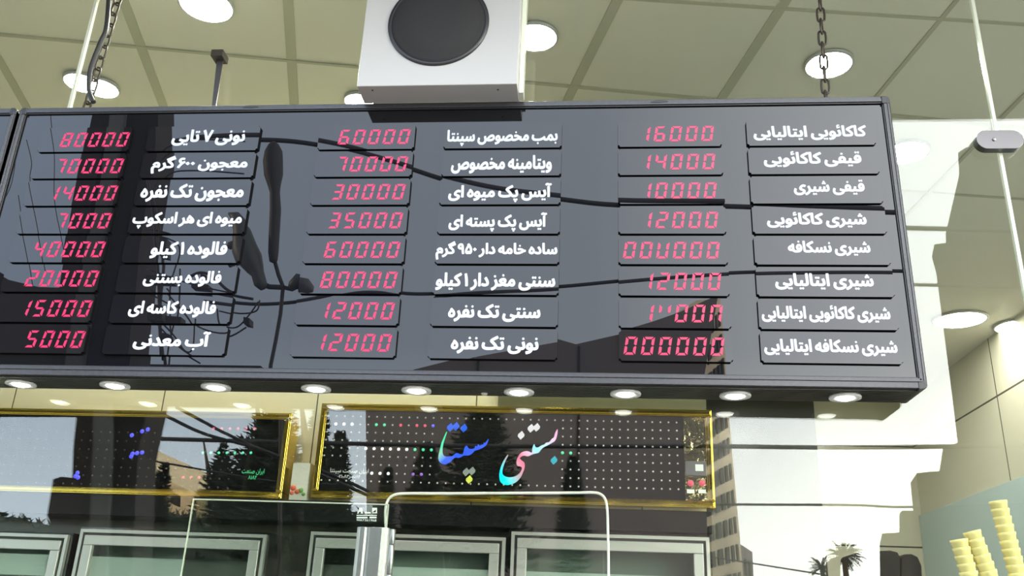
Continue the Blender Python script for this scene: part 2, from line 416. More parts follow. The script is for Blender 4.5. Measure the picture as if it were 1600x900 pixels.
DIG = {'0': 'abcdef', '1': 'bc', '2': 'abged', '3': 'abgcd', '4': 'fgbc', '5': 'afgcd', '6': 'afgedc', '7': 'abc', '8': 'abcdefg', 'U': 'bcdef', "'": 'fb', 'n': 'abcef'}

# ================================================================= THE ROOM
CZ = 1.5 + 2.45                     # ceiling height
XR = 3.24; YB = 9.4                 # right wall, far back wall
XL = -6.0; YF = 4.05                # left wall, front of the wall behind the freezers
struct('floor', MB().box(XL, XR+.2, 2.75, YB+.2, -0.06, 0.02), M['floor'])
struct('ceiling', MB().box(XL, XR+.2, GY+.02, YB+.2, CZ, CZ+.2), M['ceiling'])
struct('wall_right', MB().box(XR, XR+.2, 2.75, YB, 0.02, CZ), M['side'])
struct('wall_left', MB().box(XL-.2, XL, 2.75, YB, 0.02, CZ), M['side'])
struct('wall_back', MB().box(XL, XR, YB, YB+.2, 0.02, CZ), M['side'])
struct('wall_front', MB().box(XL, onY(1101, 700, YF+.1).x, YF+.12, YF+.24, 0.02, CZ), M['wall'])     # partition carrying the signs
struct('trim_1', MB().box(XR-.03, XR-.001, 3.0, YB-.01, 0.02, 1.5+0.393*XR), M['blue'])
pa = onY(1112, 640, YB-.06); pb = onY(1272, 640, YB-.06)
struct('trim_2', MB().box(pa.x-.5, pb.x, YB-.06, YB-.001, 0.02, CZ-.02), M['darkwall'])
# grooves of the suspended ceiling, found on the ceiling plane
gm = MB(); GN = [0]
def groove(p, q, wd):
    a = onZ(*p, CZ-.002); b = onZ(*q, CZ-.002); t = (b-a).normalized(); s = Vector((-t.y, t.x, 0))*wd/2
    a = a - t*6; b = b + t*6
    def clip(pt, dr):
        for _ in range(1200):
            if pt.y < GY+.03 or pt.y > YB-.02 or pt.x < XL+.05 or pt.x > XR-.05: pt = pt + dr*.01
            else: break
        return pt
    a = clip(a, t); b = clip(b, -t)
    if (b-a).dot(t) < .05: return
    GN[0] += 1; u = Vector((0, 0, .0012+.0004*GN[0]))
    gm.hexa([a+s-u, a-s-u, b-s-u, b+s-u], [a+s+u, a-s+u, b-s+u, b+s+u])
for p, q, wd in (((450, 0), (460, 170), .045), ((960, 10), (890, 150), .045), ((200, 20), (255, 165), .045), ((1215, 20), (1130, 150), .045),
                 ((1470, 30), (1370, 150), .02), ((0, 95), (40, 165), .04), ((0, 53), (455, 95), .016), ((1020, 0), (1600, 38), .016),
                 ((1400, 180), (1600, 198), .016), ((1500, 304), (1600, 311), .016), ((1600, 148), (1560, 189), .02)):
    groove(p, q, wd)
struct('trim_3', gm, M['groove'])
# shop glass in three panes with pale edges
xl = onY(130, 80, GY).x; xs_ = onY(1556, 200, GY).x
for i, (a, b) in enumerate(((XL, xl-.006), (xl+.006, xs_-.006), (xs_+.006, XR+.2))):
    struct('window_%d' % (i+1), MB().box(a, b, GY, GY+.010, 0.1, CZ), M['glass'])
for i, x in enumerate((xl, xs_)):
    struct('trim_%d' % (4+i), MB().box(x-.0055, x+.0055, GY-.002, GY+.012, 0.1, CZ), M['glass_edge'])
struct('trim_6', MB().box(XL, XR+.2, GY-.03, GY+.03, 0.02, 0.1), M['frame'])
# canopy over the pavement
struct('trim_7', MB().box(XL-2, XR+4, 1.57, GY-.02, CZ+.10, CZ+.35), M['soffit'])
struct('trim_8', MB().box(XL-2, XR+4, GY-.02, GY+.3, CZ+.2, CZ+1.5), M['soffit'])

# ceiling lamps (x, y from the photograph, size)
DL = [(322, 10, .115, 'large round ceiling lamp glowing at the top left, cut by the picture edge'),
      (836, 60, .10, 'round ceiling lamp glowing just right of the white speaker box'),
      (1295, 103, .105, 'round ceiling lamp glowing behind the thin hanging chain on the right'),
      (128, 131, .088, 'left one of two touching ceiling lamps above the board corner'),
      (157, 139, .088, 'right one of two touching ceiling lamps behind the thick dark cable'),
      (561, 160, .075, 'ceiling lamp just peeping over the board beside the white speaker'),
      (1415, 240, .12, 'ceiling lamp glowing beside the upper right edge of the price board'),
      (1500, 501, .20, 'flat ceiling lamp deep in the shop right of the price board'),
      (1592, 511, .18, 'flat ceiling lamp deep in the shop at the right picture edge')]
def lamp(p, r, lb):
    t = thing('ceiling_lamp', lb, 'ceiling lamp', (p.x, p.y, CZ), 'round lamps in the shop ceiling' if 'out of sight' not in lb else 'added fill lamps hidden behind the board')
    MB().lathe([(r*.95, 0), (r*1.02, -.004), (r*1.02, -.016), (r*.93, -.02), (r*.93, -.004)], (p.x, p.y, CZ)).build('trim_ring', M['ring'], t)
    MB().lathe([(0, -.018), (r*.93, -.017), (r*.93, -.006), (0, -.006)], (p.x, p.y, CZ)).build('diffuser', M['disc'] if r < .15 else M['disc_deep'], t)
for x, y in ((1.55, 6.0), (1.75, 7.6), (0.3, 6.4), (-1.6, 6.4)): lamp(Vector((x, y, CZ)), .115, 'added round fill lamp further back, out of sight behind the price board')  # unseen lamps added to brighten the side wall and deep part
for px, py, r, lb in DL:
    p = onZ(px, py, CZ-.02)
    lamp(p, r, lb)

# ================================================================= PRICE BOARD
BX0, BX1, BZ0, BZ1, BD = -2.088, 0.975, 2.222, 3.229, 0.160
FT = 0.020   # frame width
def board(x0, x1, label, full=True):
    t = thing('price_board', label, 'price board', ((x0+x1)/2, BY+BD/2, BZ0))
    zb = BZ0 + .034
    MB().box(x0+.018, x1-.018, BY+.004, BY+.02, zb-.004, BZ1-FT+.003).build('face_panel', M['acrylic'], t)
    MB().box(x0+.015, x1-.015, BY+.10, BY+BD-.004, BZ0+.02, BZ1-.01).build('back_panel', M['frame'], t)
    # rails, each a folded profile with a lip
    def rail(kind):
        mb = MB()
        if kind == 'top':
            mb.box(x0+.014, x1-.014, BY-.004, BY+BD, BZ1-.006, BZ1); mb.box(x0+.014, x1-.014, BY-.006, BY+.012, BZ1-FT, BZ1-.006)
            mb.box(x0+.014, x1-.014, BY-.002, BY+.003, BZ1-FT-.005, BZ1-FT, 1)
        elif kind == 'bottom':
            mb.box(x0+.014, x1-.014, BY-.006, BY+.012, BZ0+.004, zb); mb.box(x0+.014, x1-.014, BY-.002, BY+.003, zb, zb+.004, 1)
            mb.box(x0+.014, x1-.014, BY-.010, BY-.006, BZ0+.022, BZ0+.027)
        else:
            s = 1 if kind == 'right' else -1; xe = x1 if s > 0 else x0
            for a, b, c, d, mi in ((0, .020, -.006, .012, 2), (-.0, .003, -.006, BD, 2), (.020, .024, -.002, .003, 1), (.006, .009, -.009, -.006, 2)):
                xa, xb = sorted((xe-s*a, xe-s*b)); mb.box(xa, xb, BY+c, BY+d, BZ0+.016, BZ1-.016, mi)
        return mb.build('frame_rail', [M['frame'], M['cap'], M['frame_side']], t, bevel=.001)
    for k in ('top', 'bottom', 'left', 'right'): rail(k)
    for xe, s in ((x0, -1), (x1, 1)):
        for ze, q in ((BZ0, -1), (BZ1, 1)):
            pts = [(xe-s*.026, BY-.008, ze), (xe-s*.012, BY-.008, ze), (xe-s*.004, BY-.008, ze-q*.004), (xe, BY-.008, ze-q*.012), (xe, BY-.008, ze-q*.028), (xe-s*.026, BY-.008, ze-q*.028)]
            MB().prism(pts, (0, BD+.012, 0)).build('corner_cap', M['cap'], t, bevel=.002)
    # ridged underside
    mb = MB(); n = 9
    for i in range(n):
        ya = BY+.012+(BD-.016)*i/n; yb = BY+.012+(BD-.016)*(i+.62)/n
        mb.box(x0+.02, x1-.02, ya, yb, BZ0-.001, BZ0+.008)
    mb.box(x0+.02, x1-.02, BY+.012, BY+BD, BZ0+.006, BZ0+.012)
    mb.build('ridged_underside', M['under'], t)
    return t
bd = board(BX0, BX1, 'long black glossy price board with red digital prices and white Persian names')
board(BX0-.012-3.06, BX0-.012, 'neighbouring black board, only its right end showing at the left picture edge')
COLS = {'A': (-1.982, -1.643), 'B': (-1.580, -1.172), 'C': (-.958, -.619), 'D': (-.517, -.113), 'E': (.076, .419), 'F': (.502, .915)}
Z0, PZ, PH = 1.5+1.5435, .10655, .0985
PT = .0075    # plate thickness
def plate(name, x0, x1, z0, z1):
    n = .007; y = BY - PT
    def arc(cx, cz, a0): return [(cx+n*math.cos(math.radians(a0-90*k/4)), y, cz+n*math.sin(math.radians(a0-90*k/4))) for k in range(5)]
    pts = arc(x0, z0, 90) + arc(x1, z0, 180) + arc(x1, z1, 270) + arc(x0, z1, 360)
    o = MB().prism(pts, (0, PT+.003, 0), 0, 1).build(name, [M['plate'], M['plate_edge']], bd)
    return o
rnd = random.Random(11)
def tilt(o, x, z):     # plates are not perfectly flush, so the mirrored street jumps from plate to plate
    a = rnd.uniform(-.0032, .0032); b = rnd.uniform(-.0012, .0012)
    piv = Vector((x, BY-PT/2, z))
    R = Matrix.Translation(piv) @ Matrix.Rotation(a, 4, 'X') @ Matrix.Rotation(b, 4, 'Z') @ Matrix.Translation(-piv)
    o.data.transform(R)
    for c in o.children: c.data.transform(R)
PR = {'A': ['80000', '70000', '14000', '7000', '40000', '20000', '15000', '5000'],
      'C': ['60000', '70000', '30000', '35000', '60000', '80000', '12000', '12000'],
      'E': ['16000', '14000', '10000', '12000', '00U000', '12000', "1'00n", '000000']}
PR['E'][6] = "1'00n"
OFF = {'A': .004, 'C': .0145, 'E': .023}
for c in 'ACE':
    x0, x1 = COLS[c]
    for j in range(8):
        zb = Z0-PZ*j
        o = plate('price_display', x0, x1, zb, zb+PH)
        dw, dh, pit, sl = .0355, .058, .0524, .16
        y = BY-PT-.0007
        for i, ch in enumerate(reversed(PR[c][j])):
            xr = x1-OFF[c]-dh*sl-i*pit; xa = xr-dw; za = zb+.019
            mb = MB()
            for sname in DIG[ch]:
                mb.prism([(xa+u*dw+v/2*dh*sl, y, za+v/2*dh) for u, v in SEG[sname]], (0, .0006, 0))
            mb.build('digit', M['led'], o)
        tilt(o, (x0+x1)/2, zb+PH/2)
BOLD = .045
TX = {'F': [('کاکائویی ایتالیایی', 1177, 1354, 195, 219), ('قیفی کاکائویی', 1193, 1346, 236, 261), ('قیفی شیری', 1240, 1351, 281, 305),
            ('شیری کاکائویی', 1198, 1354, 331, 356), ('شیری نسکافه', 1231, 1360, 376, 400), ('شیری ایتالیایی', 1211, 1365, 427, 453),
            ('شیری کاکائویی ایتالیایی', 1190, 1391, 477, 504), ('شیری نسکافه ایتالیایی', 1194, 1402, 530, 556)],
      'D': [('بمب مخصوص سپنتا', 698.6, 871.4, 202, 228), ('ویتامینه مخصوص', 705, 862.4, 242.5, 271), ('آیس پک میوه ای', 700.6, 862, 286, 316),
            ('آیس پک پسته ای', 701, 854.6, 332, 362), ('ساده خامه دار ۹۵۰ گرم', 681, 871, 377, 406), ('سنتی مغز دار ۱ کیلو', 680.7, 867.6, 426, 454),
            ('سنتی تک نفره', 700, 844.5, 475, 503), ('نونی تک نفره', 704.4, 841.6, 524.7, 553)],
      'B': [('نونی ۷ تایی', 269, 383, 202, 227.4), ('معجون ۶۰۰ گرم', 237, 387, 243, 271), ('معجون تک نفره', 220, 381, 287, 315),
            ('میوه ای هر اسکوپ', 207, 378, 331, 357), ('فالوده ۱ کیلو', 235.5, 355, 377, 404), ('فالوده بستنی', 224, 346, 423, 448),
            ('فالوده کاسه ای', 201, 337.5, 470, 496), ('آب معدنی', 208.6, 328, 517.5, 547)]}
for c in 'BDF':
    x0, x1 = COLS[c]
    for j, (txt, a, b, ya, yb) in enumerate(TX[c]):
        zb = Z0-PZ*j
        o = plate('name_plate', x0, x1, zb, zb+PH)
        y = BY-PT-.0002; cy = (ya+yb)/2
        pa_, pb_ = onY(a, cy, y), onY(b, cy, y); za, zt = onY((a+b)/2, yb, y).z, onY((a+b)/2, ya, y).z
        lettering('lettering', txt, pa_.x, pb_.x, za, zt, y, M['white_text'], o, bold=BOLD, wordsp=.7)
        tilt(o, (x0+x1)/2, zb+PH/2)
for px, py in ((40, 604), (185, 606), (341, 608), (497, 611), (653, 614), (812, 617), (977, 619), (1147, 622), (1319, 623)):
    p = onZ(px, py, BZ0-.006); x, y = p.x, BY+.082
    d = MB().lathe([(.030, .004), (.030, -.006), (.047, -.007), (.048, -.003), (.046, .002), (.030, .004)], (x, y, BZ0-.002)).build('downlight', M['ring'], bd)
    MB().lathe([(0, -.012), (.014, -.0115), (.025, -.008), (.0295, -.003), (.0295, .003), (0, .003)], (x, y, BZ0-.002)).build('lamp_lens', M['lamp'], d)
p = onZ(763, 628, BZ0); MB().lathe([(0, -.006), (.008, -.005), (.011, 0), (.011, .004), (0, .004)], (p.x, BY+.12, BZ0-.001)).build('sensor_dome', M['ring'], bd)
# dark clamp marks on the top rail
for px in (1030, 392): 
    p = onY(px, 165, BY-.006); MB().prism([(p.x-.03, BY-.0075, BZ1-.012), (p.x-.012, BY-.0075, BZ1-.004), (p.x+.018, BY-.0075, BZ1-.004), (p.x+.03, BY-.0075, BZ1-.010), (p.x, BY-.0075, BZ1-.014)], (0, .002, 0)).build('clamp', M['cap'], bd)

# ---------------------------------------------------------------- speaker box over the board
sy1 = BY-.006; pbl = onY(572, 163, sy1); pbr = onY(812, 162, sy1)
zb = pbl.z+.002; pf = onZ(553, 133, zb); pf2 = onZ(808, 133, zb); sy0 = (pf.y+pf2.y)/2
sx0, sx1 = (pbl.x+pf.x)/2, (pbr.x+pf2.x)/2
top = zb+.46
sp_ = thing('speaker', 'white box speaker with a round black grille mounted above the price board', 'speaker', ((sx0+sx1)/2, (sy0+sy1)/2, zb))
MB().box(sx0, sx1, sy0, sy1, zb, top).build('cabinet', M['box'], sp_, bevel=.003)
pc = onY(686, 26, sy0); R_ = .5*(onY(765, 30, sy0).x-onY(608, 30, sy0).x)
pc.z = onY(686, 103, sy0).z + R_
MB().lathe([(R_, 0), (R_, .004), (R_*.985, .008), (R_*.93, .006)], (pc.x, sy0, pc.z), (0, -1, 0), 64).build('grille_rim', M['cap'], sp_)
MB().lathe([(R_*.95, 0), (R_*.94, .005), (R_*.84, .004), (R_*.78, .010), (R_*.5, .017), (0, .019)], (pc.x, sy0, pc.z), (0, -1, 0), 64).build('grille', M['grille'], sp_)
for px, py in ((582, 141), (778, 140)):
    p = onZ(px, py, zb); MB().lathe([(0, -.003), (.003, -.002), (.004, .001)], (p.x, p.y, zb), seg=12).build('screw', M['cap'], sp_)
MB().box(sx1+.001, sx1+.016, sy1-.05, sy1-.001, zb+.004, top).build('mounting_strip', M['glass_edge'], sp_)
# the strap that carries the box from the canopy
MB().box((sx0+sx1)/2-.03, (sx0+sx1)/2+.03, sy1-.06, sy1-.02, top-.002, CZ+.11).build('hanger', M['chrome'], sp_)

# ---------------------------------------------------------------- chains and hanger rods
def link(mb, c, t, s, L, Wd, r):
    pts = []
    for k in range(14):
        a = 2*math.pi*k/14; u = math.cos(a); v = math.sin(a)
        pts.append(c + t*(v*Wd/2 + math.copysign((L-Wd)/2, v) if abs(v) > 1e-6 else 0) + s*(u*Wd/2))
    mb.tube(pts, r, 6, closed=True)
def chain(label, a, b, L=.062):
    t_ = thing('chain', label, 'chain', b, 'steel chains holding the board')
    d = (a-b); n = max(2, int(d.length/(L*.80))); t = d.normalized()
    s1 = t.cross(Vector((0, 1, 0))).normalized(); s2 = t.cross(s1)
    for i in range(n):
        mb = MB(); c = b + d*((i+.5)/n); k = s1 if i % 2 else (s1*.45+s2*.9).normalized()
        link(mb, c, t, k, L, .026, .0042); mb.build('link', M['chain'], t_)
cy = BY+.09
b = onY(1290, 152, cy); b.z = BZ1+.03; a = onY(1281, 0, cy); a = a + (a-b).normalized()*.02
k = (CZ+.10-.03-b.z)/(a.z-b.z); chain('thin dark chain hanging over the right half of the board', b+(a-b)*k, b)
b = onY(137, 162, cy); b.z = BZ1+.03; a = onY(184, 0, cy)
k = (CZ+.10-.03-b.z)/(a.z-b.z); tp = b+(a-b)*k; chain('dark chain beside a thick cable over the left end of the board', tp, b)
cpts = catmull([onY(x, y, cy-.045) for x, y in ((172, -60), (170, 0), (166, 45), (158, 65), (148, 90), (141, 112), (139, 140), (146, 160))], 6)
cpts = [Vector((cpts[0].x, cpts[0].y, CZ+.10))] + cpts
tag(MB().tube(cpts, .0095, 8).build('cable', M['cable']), 'thick black cable twisted along the left chain down to the board', 'cable')
p0 = onY(344, 92, GY-.03); p1 = onY(336, 164, BY+.12); p1.z = BZ1-.002
st = thing('hanger_bracket', 'small flat steel strap with square head rising behind the board near the left', 'bracket', p1)
MB().prism([p1+Vector((-.006, 0, 0)), p1+Vector((.006, 0, 0)), p0+Vector((.013, 0, 0)), p0+Vector((-.013, 0, 0))], (0, .004, 0)).build('strap', M['chrome'], st)
MB().box(p0.x-.026, p0.x+.020, p0.y-.03, GY-.003, p0.z-.006, p0.z+.022).build('head_plate', M['chain'], st)
# oval clamp joining two panes
p = onY(1560, 221, GY-.02); wd, hh = .078, .036; pts = []
for sgn in (1, -1):
    for k_ in range(13):
        a_ = math.radians(-90+180*k_/12); pts.append((p.x+sgn*(wd-hh)+sgn*hh*math.cos(a_), GY-.034, p.z+sgn*hh*math.sin(a_)))
gc = thing('glass_clamp', 'oval steel clamp joining two glass panes near the upper right', 'glass clamp', (p.x, GY, p.z))
MB().prism(pts, (0, .031, 0)).build('cover', M['clampmetal'], gc, bevel=.006)
MB().lathe([(0, 0), (.006, 0), (.006, .004), (0, .004)], (p.x-.02, GY-.034, p.z), (0, -1, 0), 16).build('screw_head', M['alu'], gc)

# ================================================================= SIGNS BEHIND THE GLASS
SY = YF - .02
def sign_frame(x0, x1, z0, z1, t):
    fwid = .030; y0, y1 = SY-.03, SY+.10
    for nm, (a, b, c, d) in (('t', (x0, x1, z1-fwid, z1)), ('b', (x0, x1, z0, z0+fwid)), ('l', (x0, x0+fwid, z0+fwid, z1-fwid)), ('r', (x1-fwid, x1, z0+fwid, z1-fwid))):
        mb = MB(); mb.box(a, b, y0+.006, y1, c, d); mb.box(a+.006, b-.006, y0, y0+.006, c+.006, d-.006)
        mb.build('gold_rail', M['gold'], t, bevel=.003)
    MB().box(x0+.012, x1-.012, SY-.006, SY+.09, z0+.012, z1-.012).build('panel', M['freezer'], t)
def sgn_pt(px, py): return onY(px, py, SY-.008)
x0, x1 = onY(497, 700, SY).x, onY(1113, 700, SY).x
z1 = .5*(onY(570, 637, SY).z+onY(1100, 638, SY).z); z0 = .5*(onY(500, 782, SY).z+onY(1100, 791, SY).z)
sg = thing('shop_sign', 'gold-framed black sign with colourful holographic Persian lettering and dots', 'sign', ((x0+x1)/2, SY, z0))
sign_frame(x0, x1, z0, z1, sg)
def dots(cells, t, y, special):
    mb = MB()
    for (x, z, r) in cells: mb.lathe([(r, 0), (r*.7, .003), (0, .004)], (x, y, z), (0, -1, 0), 8)
    o = mb.build('dot_grid', M['dot'], t); o['kind'] = 'stuff'; o['label'] = 'small white dots with a faint added glow'
    for (x, z, r, k) in special:
        MB().lathe([(r*1.3, 0), (r, .004), (0, .006)], (x, y, z), (0, -1, 0), 10).build('led', M[k], t)
YR = [654.5, 667, 679.7, 692.5, 705, 717.5, 730.7, 744, 757]
spx = {}
for px, r, k in ([(513+12.65*i, 1, 'led_white') for i in (1, 2, 3)] + [(588.9, 1, 'led_green'), (601.5, 1, 'led_green'), (626.9, 1, 'led_red'), (652, 1, 'led_red'), (664.8, 1, 'led_red'), (677, 1, 'led_blue')]
                 + [(576+12.65*i, 4, 'led_white') for i in range(6)] + [(652, 4, 'led_green'), (664.8, 4, 'led_green'), (677.4, 4, 'led_green'), (880, 4, 'led_green'), (892.5, 4, 'led_green')]
                 + [(588.9, 7, 'led_white'), (601.5, 7, 'led_white'), (614, 7, 'led_white'), (652, 7, 'led_violet'), (664.8, 7, 'led_violet')]):
    spx[(round((px-513)/12.65), r)] = k
cells, spec = [], []
dy = SY-.0065
for r, yy in enumerate(YR):
    for i in range(44):
        X = onY(513+12.65*i, 654.5, dy).x; Z = onY(800, yy+.8, dy).z
        if 14 <= i <= 28 and r not in (0, 8): continue
        if r in (6, 7) and i < 4: continue
        if (i, r) in spx: spec.append((X, Z, .0055, spx[(i, r)]))
        else: cells.append((X, Z, .0042))
dots(cells, sg, dy, spec)
SEP = [(250,235),(225,290),(200,350),(180,430),(168,490),(172,530),(195,560),(240,570),(285,550),(320,515),(345,500),(385,503),(430,480),(480,478),(515,460),(545,430),(580,420),(625,400),(660,375),(680,340),(688,305),(670,330),(655,350),(640,345),(635,365),(610,370),(595,378),(582,362),(570,385),(552,380),(540,405),(500,412),(475,398),(463,375),(440,400),(430,440),(420,465),(390,465),(370,455),(345,458),(315,485),(280,490),(240,490),(215,465),(210,420),(220,350),(240,285),(255,240)]
BAS = [(1408,205),(1405,260),(1385,320),(1345,350),(1300,375),(1260,395),(1235,420),(1210,450),(1170,460),(1140,470),(1100,487),(1060,480),(1030,490),(1015,510),(1040,535),(1062,555),(1065,600),(1050,650),(1020,710),(970,760),(900,785),(850,780),(815,755),(802,710),(805,650),(825,580),(855,520),(885,475),(893,480),(870,525),(845,590),(833,650),(845,685),(880,703),(930,705),(980,690),(1020,655),(1038,615),(1025,595),(990,585),(980,550),(990,510),(1015,465),(1050,440),(1100,435),(1140,450),(1145,405),(1165,360),(1178,390),(1205,395),(1240,375),(1270,365),(1290,345),(1320,340),(1350,305),(1370,290),(1385,240)]
def zpt(p): return onY(660+p[0]/6.6667, 640+p[1]/6.6667, SY-.0065)
def glyph(pts, name, mm, smooth=True):
    q = [zpt(p) for p in pts]
    if smooth: q = catmull(q, 3, True)
    return MB().prism(q, (0, -.004, 0)).build(name, mm, sg)
wa, wb = zpt((168, 570)), zpt((688, 235))
blue = (0.02, 0.10, 0.85); green = (0.02, 0.75, 0.28)
m1 = rainbow('holographic_foil_blue', [(0, green), (.16, (.03, .7, .35)), (.3, (.22, .5, .45)), (.42, blue), (.8, (.05, .10, .9)), (1, (.35, .4, .95))], wa.x, wb.x, wb.z, wa.z)
wa, wb = zpt((800, 785)), zpt((1408, 205))
m2 = rainbow('holographic_foil_pink', [(0, (0, .75, .85)), (.10, (0, .75, .85)), (.26, (.4, .35, .45)), (.40, (.8, .15, .28)), (.52, (.7, .4, .6)), (.62, (.25, .65, .85)), (.75, (.45, .6, .8)), (1, (.8, .3, .6))], wa.x, wb.x, wa.z, wb.z)
glyph(SEP, 'lettering', m1); glyph(BAS, 'lettering', m2)
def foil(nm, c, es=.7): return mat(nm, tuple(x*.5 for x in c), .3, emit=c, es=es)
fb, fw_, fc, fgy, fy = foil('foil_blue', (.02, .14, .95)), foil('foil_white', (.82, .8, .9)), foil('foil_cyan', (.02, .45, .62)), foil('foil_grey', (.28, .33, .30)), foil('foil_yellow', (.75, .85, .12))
for (x, y), mm in (((290, 185), fb), ((350, 175), fb), ((432, 193), fb), ((455, 650), fgy), ((517, 640), fgy), ((487, 728), fy), ((1028, 268), fw_), ((1130, 195), fw_), ((1190, 185), fw_), ((1370, 528), fc)):
    glyph([(x+10, y-44), (x+36, y-8), (x+30, y+14), (x-6, y+45), (x-34, y+12), (x-30, y-10)], 'letter_dot', mm, False)
def sgn_text(txt, a, b, ya, yb, mm, t):
    p, q = onY(a, (ya+yb)/2, dy), onY(b, (ya+yb)/2, dy)
    lettering('small_print', txt, p.x, q.x, onY((a+b)/2, yb, dy).z, onY((a+b)/2, ya, dy).z, dy, mm, t, bold=.004)
sgn_text('ایران صنعت سپنتا', 516, 576, 732, 741, M['sign_pale'], sg)
sgn_text('۰۲۱-۸۳۰۰۸۱۸۴', 528, 563, 742, 747, M['sign_pale'], sg)
# rippled mirror strip at the right end, with a small control unit on it
ea, eb = onY(1069, 715, dy), onY(1104, 715, dy)
MB().box(ea.x, eb.x, SY-.010, SY-.005, z0+.032, z1-.032).build('mirror_strip', M['wavy'], sg)
ca, cb = onY(1071, 744, dy), onY(1103, 722, dy)
cu_ = MB().box(ca.x, cb.x, SY-.024, SY-.011, ca.z, cb.z).build('control_unit', M['control'], sg, bevel=.002)
pa_, pb_ = onY(1086, 737, dy), onY(1098, 727, dy); MB().box(pa_.x, pb_.x, SY-.026, SY-.0235, pa_.z, pb_.z).build('display', M['sign_pale'], cu_)
for x in (1079, 1097):
    q = onY(x, 755, dy); MB().lathe([(.014, 0), (.013, .006), (0, .009)], (q.x, SY-.0102, q.z), (0, -1, 0), 18).build('red_lamp', M['led_red'], sg)
    q = onY(x, 768, dy); MB().box(q.x-.016, q.x+.016, SY-.013, SY-.0102, q.z-.008, q.z+.008).build('label_plate', M['sign_pale'], sg)
# left sign
lx0, lx1 = onY(-260, 700, SY).x, onY(452, 700, SY).x
lz1 = .5*(onY(120, 648, SY).z+onY(440, 640, SY).z); lz0 = .5*(onY(60, 773, SY).z+onY(440, 778, SY).z)
sl = thing('shop_sign', 'left gold-framed black sign with rows of red, green and blue lights', 'sign', ((lx0+lx1)/2, SY, lz0))
sign_frame(lx0, lx1, lz0, lz1, sl)
spec = []
for n, x, st_, y, k in ((6, 333.6, 12.8, 669.7, 'led_red'), (7, 317, 12.5, 707.5, 'led_green'), (3, 286, 12.5, 746, 'led_red')):
    for i in range(n): p = onY(x+st_*i, y, dy); spec.append((p.x, p.z, .005, k))
for x, y in ((222, 674), (231, 671), (206, 680), (207, 709), (214, 708), (222, 707), (205, 713), (121, 739), (118, 744), (122, 746)):
    p = onY(x, y, dy); spec.append((p.x, p.z, .008, 'led_blue'))
cells = []
for r in range(7):
    for i in range(27):
        p = onY(4+14*i, 676+14.2*r, dy); cells.append((p.x if False else onY(4+14*i, 676, dy).x, onY(60, 673+13.6*r, dy).z, .0048))
mb = MB()
for (x, z, r) in cells: mb.lathe([(r, 0), (r*.7, .003), (0, .004)], (x, dy, z), (0, -1, 0), 8)
o = mb.build('dot_grid', M['cap'], sl); o['kind'] = 'stuff'; o['label'] = 'small dark unlit dots'
for (x, z, r, k) in spec: MB().lathe([(r*1.3, 0), (r, .004), (0, .006)], (x, dy, z), (0, -1, 0), 10).build('led', M[k], sl)
sgn_text('ایران صنعت', 378, 413, 732, 742, M['sign_green'], sl); sgn_text('۸۱۸۴', 388, 401, 743, 749, M['sign_green'], sl)

oa = onY(778, 632, YF+.1)
struct('trim_9', MB().box(oa.x, x1-.004, YF+.10, YF+.119, z1+.01, CZ-.01), M['olive_shade'])  # dark sheet standing in for light falling off along the beige wall
# ================================================================= FREEZERS
FY = 3.98
fz_top = onY(480, 786, FY).z
floor_z = 0.02
FR = [(-200, 106, 'display freezer at the far left, cut by the picture edge'), (124, 416, 'display freezer under the left gold-framed sign'),
      (485, 790, 'display freezer behind the brushed steel post'), (799, 1108, 'display freezer behind the right end of the white tube')]
for a, b, lb in FR:
    xa, xb = onY(a, 850, FY).x, onY(b, 850, FY).x
    zt = .5*(onY(a, 829 if a < 450 else 831, FY).z+onY(b, 833 if b < 450 else 840, FY).z)
    t = thing('display_freezer', lb, 'freezer', ((xa+xb)/2, FY+.3, floor_z), 'upright display freezers under the signs')
    g = .012
    o = MB()
    o.box(xa-g, xa+.02, FY+.01, YF+.10, floor_z, zt+.010); o.box(xb-.02, xb+g, FY+.01, YF+.10, floor_z, zt+.010); o.box(xa+.02, xb-.02, YF+.09, YF+.10, floor_z, zt+.010)
    o.box(xa+.02, xb-.02, FY+.01, YF+.09, zt-.005, zt+.010); o.box(xa+.02, xb-.02, FY+.01, YF+.09, floor_z, floor_z+.25)
    o.build('cabinet', M['freezer'], t)
    d = bpy.data.objects.new('door', None); COL.objects.link(d); d.parent = t; d.matrix_parent_inverse = wm(t).inverted()
    d.location = (xa, FY, floor_z+.26)
    def ring(x0, x1, z0, z1, wd, y0, y1):
        q = MB(); q.box(x0, x1, y0, y1, z1-wd, z1); q.box(x0, x1, y0, y1, z0, z0+wd); q.box(x0, x0+wd, y0, y1, z0+wd, z1-wd); q.box(x1-wd, x1, y0, y1, z0+wd, z1-wd); return q
    z0 = floor_z+.26
    ring(xa, xb, z0, zt, .014, FY-.012, FY+.008).build('outer_frame', M['alu'], d)
    ring(xa+.014, xb-.014, z0+.014, zt-.014, .012, FY-.004, FY+.008).build('gasket', M['gasket'], d)
    ring(xa+.026, xb-.026, z0+.026, zt-.026, .042, FY-.016, FY+.008).build('inner_frame', M['alu'], d, bevel=.003)
    MB().box(xa+.066, xb-.066, FY-.002, FY+.004, z0+.066, zt-.066).build('pane', M['clear'], d)
    MB().box(xa+.021, xb-.021, YF+.075, YF+.088, floor_z+.25, zt-.006).build('liner', M['ice'], t)
    for q in range(4):
        zz = onY(300, 872, FY).z-.006 - q*.42
        MB().box(xa+.03, xb-.03, FY+.012, YF+.072, zz-.09, zz).build('shelf', M['ice2'], t)
hx0, hx1 = onY(-220, 800, FY).x, onY(1112, 800, FY).x
z_hd0, z_hd1 = onY(700, 829, FY).z+.012, z0
hb = min(lz0, .5*(onY(500, 782, SY).z+onY(1100, 791, SY).z))-.006
